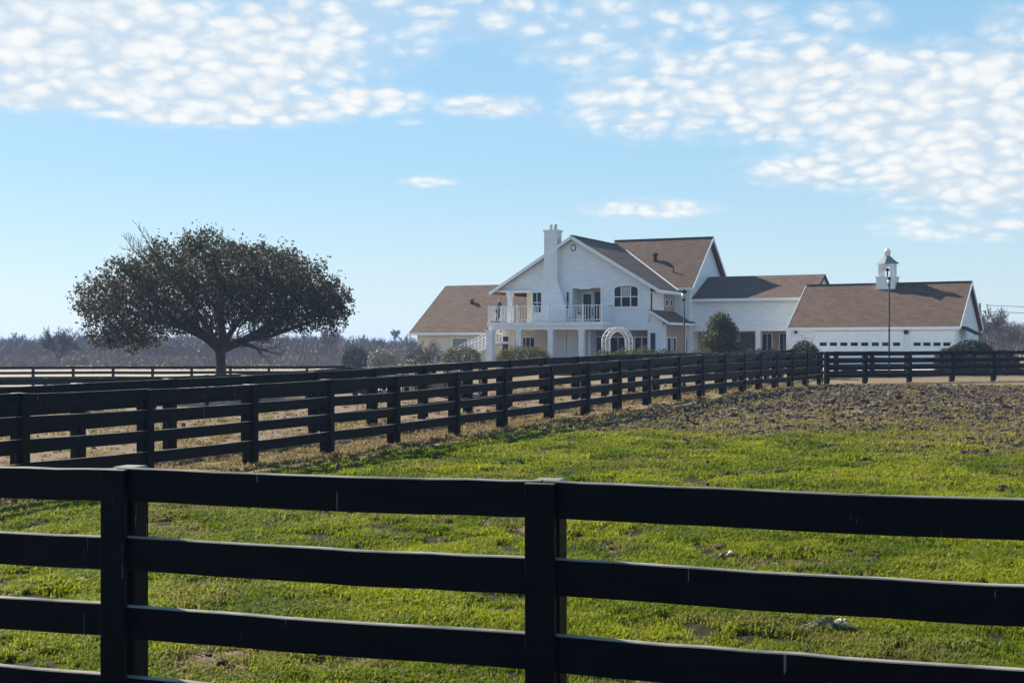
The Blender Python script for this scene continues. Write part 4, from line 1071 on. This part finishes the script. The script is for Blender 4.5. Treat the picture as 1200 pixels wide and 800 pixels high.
def chair(u, d, rz, label, mat):
    root = empty('patio_chair', hpos(u, d, BZ), rz-AR); tag(root, label, 'chair', 'patio chairs')
    MB().box(-.25, .25, -.25, .25, .42, .46).build('seat', mat, root, .01)
    m = MB().box(-.25, .25, .22, .26, .88, .95)
    for x in (-.22, -.11, 0, .11, .22): m.box(x-.025, x+.025, .225, .25, .46, .88)
    m.build('backrest', mat, root)
    for x in (-.22, .22):
        for y in (-.22, .22): MB().box(x-.022, x+.022, y-.022, y+.022, 0, .42).build('leg', mat, root)
        MB().box(x-.03, x+.03, -.25, .24, .62, .65).build('armrest', mat, root)
        MB().box(x-.02, x+.02, -.24, -.20, .46, .62).build('arm_post', mat, root)
    return root
chair(hu(667, -.9), -.9, .3, 'white slatted chair on the balcony, left of the door recess', TRIM)
chair(hu(692, -.8), -.8, -.4, 'dark slatted chair on the balcony before the glazed doors', METAL)
pl = empty('planter', hpos(hu(680.5, -1.5), -1.5, BZ), -AR); tag(pl, 'white square planter on the balcony against the railing', 'planter')
MB().prism([(-.2, -.2, 0), (.2, -.2, 0), (.2, .2, 0), (-.2, .2, 0)], (0, 0, .42)).box(-.24, .24, -.24, .24, .42, .48).build('pot', CLAY, pl)
leaf_cloud('plant', [(0, 0, .6, .2, .2, .2)], 500, .06, DARKLEAF, pl, .3, seed=2)

# --- dry weeds lying on the grass
def weed(x, y, s, label, seed, mat):
    Y = F*H/(y-HZ); X = px(x, Y); z = float(ground_h(np.array([X]), np.array([Y]))[0])
    r = random.Random(seed); m = MB()
    for k in range(70):
        a = r.random()*6.283; ln = s*r.uniform(.4, 1); w = .007
        p = Vector((math.cos(a)*ln*.1, math.sin(a)*ln*.1, .01)); q = Vector((math.cos(a)*ln*.55, math.sin(a)*ln*.4, s*r.uniform(.12, .34))); t = Vector((math.cos(a+.2)*ln, math.sin(a+.2)*ln*.6, r.uniform(.0, .08)))
        sd = Vector((-math.sin(a), math.cos(a), 0))*w
        m.add([p-sd, p+sd, q+sd*1.6, q-sd*1.6, t], [(0, 1, 2, 3), (3, 2, 4)])
    o = m.build('weed_clump', mat, None, 0, (X, Y, z)); tag(o, label, 'weed'); return o
WEED = leafm('grey weed leaves', (.07, .09, .045), (.14, .16, .09), (.24, .235, .15), .3)
weed(973, 741, .24, 'flattened grey-green weed clump on the grass between the two lowest right boards', 1, WEED)
weed(849, 653, .16, 'small pale dead weed tuft seen between the upper right boards', 2, WEED)

# ------------------------------------------------------------------ sky
def world():
    w = bpy.data.worlds.new('World'); SC.world = w; w.use_nodes = True; nt = w.node_tree; L = nt.links.new
    bg = nt.nodes['Background']
    sky = N(nt, 'ShaderNodeTexSky', sky_type='NISHITA', sun_disc=False, sun_elevation=SUN_EL, sun_rotation=SUN_AZ)
    sky.air_density = 1.0; sky.dust_density = .6; sky.ozone_density = 1.6; sky.altitude = 100
    tc = N(nt, 'ShaderNodeTexCoord'); s = N(nt, 'ShaderNodeSeparateXYZ'); L(tc.outputs['Generated'], s.inputs[0])
    dx, dy, dz = s.outputs
    M = lambda *a: mth(nt, *a)
    dyc = M('MAXIMUM', dy, .05); u = M('DIVIDE', dx, dyc); v = M('DIVIDE', dz, dyc)
    den = M('ADD', M('MAXIMUM', dz, 0.0), .35)
    cb = N(nt, 'ShaderNodeCombineXYZ'); L(M('DIVIDE', dx, den), cb.inputs[0]); L(M('DIVIDE', dy, den), cb.inputs[1])
    p = cb.outputs[0]
    # warp
    wn = N(nt, 'ShaderNodeTexNoise'); wn.inputs['Scale'].default_value = 9; wn.inputs['Detail'].default_value = 2; L(p, wn.inputs['Vector'])
    ws = N(nt, 'ShaderNodeVectorMath', operation='SCALE'); L(wn.outputs['Color'], ws.inputs[0]); ws.inputs['Scale'].default_value = .05
    wa = N(nt, 'ShaderNodeVectorMath', operation='ADD'); L(p, wa.inputs[0]); L(ws.outputs[0], wa.inputs[1]); p = wa.outputs[0]
    mask = None
    for cx, cy, rx, ry, wt in CLOUDS:
        a = M('MULTIPLY', M('SUBTRACT', u, (cx-600)/F), F/rx); b = M('MULTIPLY', M('SUBTRACT', v, (HZ-cy)/F), F/ry)
        d = M('SQRT', M('ADD', M('MULTIPLY', a, a), M('MULTIPLY', b, b)))
        mr = N(nt, 'ShaderNodeMapRange', interpolation_type='SMOOTHSTEP'); L(d, mr.inputs[0])
        mr.inputs[1].default_value = 1.25; mr.inputs[2].default_value = .45; mr.inputs[3].default_value = 0; mr.inputs[4].default_value = wt
        mask = mr.outputs[0] if mask is None else M('MAXIMUM', mask, mr.outputs[0])
    vo = N(nt, 'ShaderNodeTexVoronoi', feature='SMOOTH_F1'); vo.inputs['Scale'].default_value = 31; vo.inputs['Smoothness'].default_value = .35; L(p, vo.inputs['Vector'])
    puff = M('SUBTRACT', 1.0, M('MULTIPLY', vo.outputs['Distance'], 1.3))
    n1 = noise(nt, p, 22, 6, .55); n2 = noise(nt, p, 6, 3, .5); n3 = noise(nt, p, 75, 6, .66); n4 = noise(nt, scalev(nt, p, (1, .45, 1)), 30, 6, .7)
    f = M('ADD', M('ADD', M('MULTIPLY', puff, .28), M('MULTIPLY', n1, .58)), M('ADD', M('MULTIPLY', n2, .46), M('MULTIPLY', n3, .34)))
    e = M('SUBTRACT', M('ADD', f, M('MULTIPLY', mask, 1.0)), 1.02)
    mr = N(nt, 'ShaderNodeMapRange', interpolation_type='SMOOTHSTEP'); L(e, mr.inputs[0])
    mr.inputs[1].default_value = 0.0; mr.inputs[2].default_value = .66; mr.inputs[3].default_value = 0; mr.inputs[4].default_value = .93
    veil = N(nt, 'ShaderNodeMapRange', interpolation_type='SMOOTHSTEP'); L(M('ADD', e, M('MULTIPLY', n4, .5)), veil.inputs[0]); veil.inputs[1].default_value = -.05; veil.inputs[2].default_value = .55; veil.inputs[4].default_value = .34
    alpha = M('MULTIPLY', M('MAXIMUM', mr.outputs[0], veil.outputs[0]), M('MINIMUM', M('MULTIPLY', mask, 3.0), 1.0))
    lit = N(nt, 'ShaderNodeMapRange', interpolation_type='SMOOTHSTEP'); L(M('ADD', M('MULTIPLY', puff, .6), M('ADD', M('MULTIPLY', n1, .75), M('MULTIPLY', n3, .45))), lit.inputs[0])
    lit.inputs[1].default_value = .52; lit.inputs[2].default_value = 1.12
    white = mixc(nt, lit.outputs[0], CLOUD_LO, CLOUD_HI)
    tint = N(nt, 'ShaderNodeMix', data_type='RGBA', blend_type='MULTIPLY'); tint.inputs[0].default_value = 1
    L(sky.outputs[0], tint.inputs[6]); tint.inputs[7].default_value = SKY_TINT
    zen = M('MULTIPLY', M('MAXIMUM', dz, 0.0), 1.0)
    grad = ramp(nt, zen, [(0, SKY_A), (.05, SKY_B), (.13, SKY_C), (.27, SKY_D), (.6, SKY_E)])
    gs = N(nt, 'ShaderNodeVectorMath', operation='SCALE'); L(grad, gs.inputs[0]); gs.inputs['Scale'].default_value = 10/2.297
    base = mixc(nt, .82, tint.outputs[2], gs.outputs[0])
    col = mixc(nt, alpha, base, white)
    L(col, bg.inputs[0]); bg.inputs[1].default_value = SKY_STR
CLOUDS = [(60, 40, 260, 80, 1.0), (190, 80, 260, 62, 1.0), (260, 128, 190, 24, .95), (60, 110, 140, 26, .9), (430, 118, 80, 22, .8), (330, 50, 150, 70, .75),
          (400, 15, 60, 25, .62), (470, 15, 60, 40, .55), (560, 12, 110, 40, .60), (630, 22, 60, 30, .6), (720, 20, 90, 30, .55), (830, 22, 120, 32, .58), (990, 20, 70, 22, .55), (480, 45, 60, 40, .5), (420, 45, 60, 60, .55),
          (575, 125, 75, 16, .72), (500, 213, 38, 8, .62), (478, 143, 22, 5, .5), (765, 244, 100, 14, .66),
          (770, 120, 130, 50, .70), (860, 95, 150, 55, .80), (960, 110, 190, 70, .9), (1100, 150, 190, 80, 1.0), (1150, 205, 160, 50, 1.0), (980, 200, 130, 26, .75), (1130, 90, 150, 50, .75), (1130, 266, 120, 20, .62), (700, 60, 110, 34, .55), (900, 50, 110, 26, .6), (1020, 75, 90, 30, .62), (1190, 40, 60, 40, .5)]
SKY_STR = .10
SKY_TINT = (.46, .59, .74, 1)
SKY_A = (.75, .85, .89); SKY_B = (.62, .79, .85); SKY_C = (.44, .70, .86); SKY_D = (.34, .61, .84); SKY_E = (.16, .34, .62)
CLOUD_HI = (4.3, 4.3, 4.2); CLOUD_LO = (2.75, 3.25, 3.75)
world()
sun = bpy.data.lights.new('sun', 'SUN'); sun.energy = 5.0; sun.angle = R(.5); sun.color = (1, .91, .76)
so = bpy.data.objects.new('sun', sun); COL.objects.link(so)
sd = Vector((math.sin(SUN_AZ)*math.cos(SUN_EL), math.cos(SUN_AZ)*math.cos(SUN_EL), math.sin(SUN_EL)))
so.rotation_euler = sd.to_track_quat('Z', 'Y').to_euler(); so.location = sd*100

# ------------------------------------------------------------------ air
HAZE = 0.0004
def haze(dens):
    m = bpy.data.materials.new('air'); m.use_nodes = True; nt = m.node_tree; nt.nodes.clear()
    o = N(nt, 'ShaderNodeOutputMaterial'); v = N(nt, 'ShaderNodeVolumePrincipled')
    v.inputs['Color'].default_value = (.42, .60, 1.0, 1); v.inputs['Density'].default_value = dens; v.inputs['Anisotropy'].default_value = .2
    nt.links.new(v.outputs[0], o.inputs['Volume'])
    b = MB().box(-3600, 3600, -3600, 3600, -2.2, 14).build('haze', m); tag(b, kind='stuff')
if HAZE: haze(HAZE)

# ------------------------------------------------------------------ camera and render settings
cam = bpy.data.cameras.new('camera'); cam.sensor_width = 36; cam.sensor_fit = 'HORIZONTAL'; cam.lens = F/1200*36
cam.shift_y = 5/1200; cam.clip_end = 8000; cam.clip_start = .05
co_ = bpy.data.objects.new('camera', cam); COL.objects.link(co_); co_.location = (0, 0, H); co_.rotation_euler = (R(90), 0, 0)
SC.camera = co_
SC.view_settings.view_transform = 'Standard'; SC.view_settings.look = 'None'; SC.view_settings.exposure = 1.2; SC.view_settings.gamma = 1
SC.view_settings.use_curve_mapping = False
SC.render.engine = 'CYCLES'
cy = SC.cycles; cy.max_bounces = 6; cy.diffuse_bounces = 3; cy.glossy_bounces = 2; cy.transmission_bounces = 3; cy.transparent_max_bounces = 6
cy.use_denoising = True; cy.sample_clamp_indirect = 6
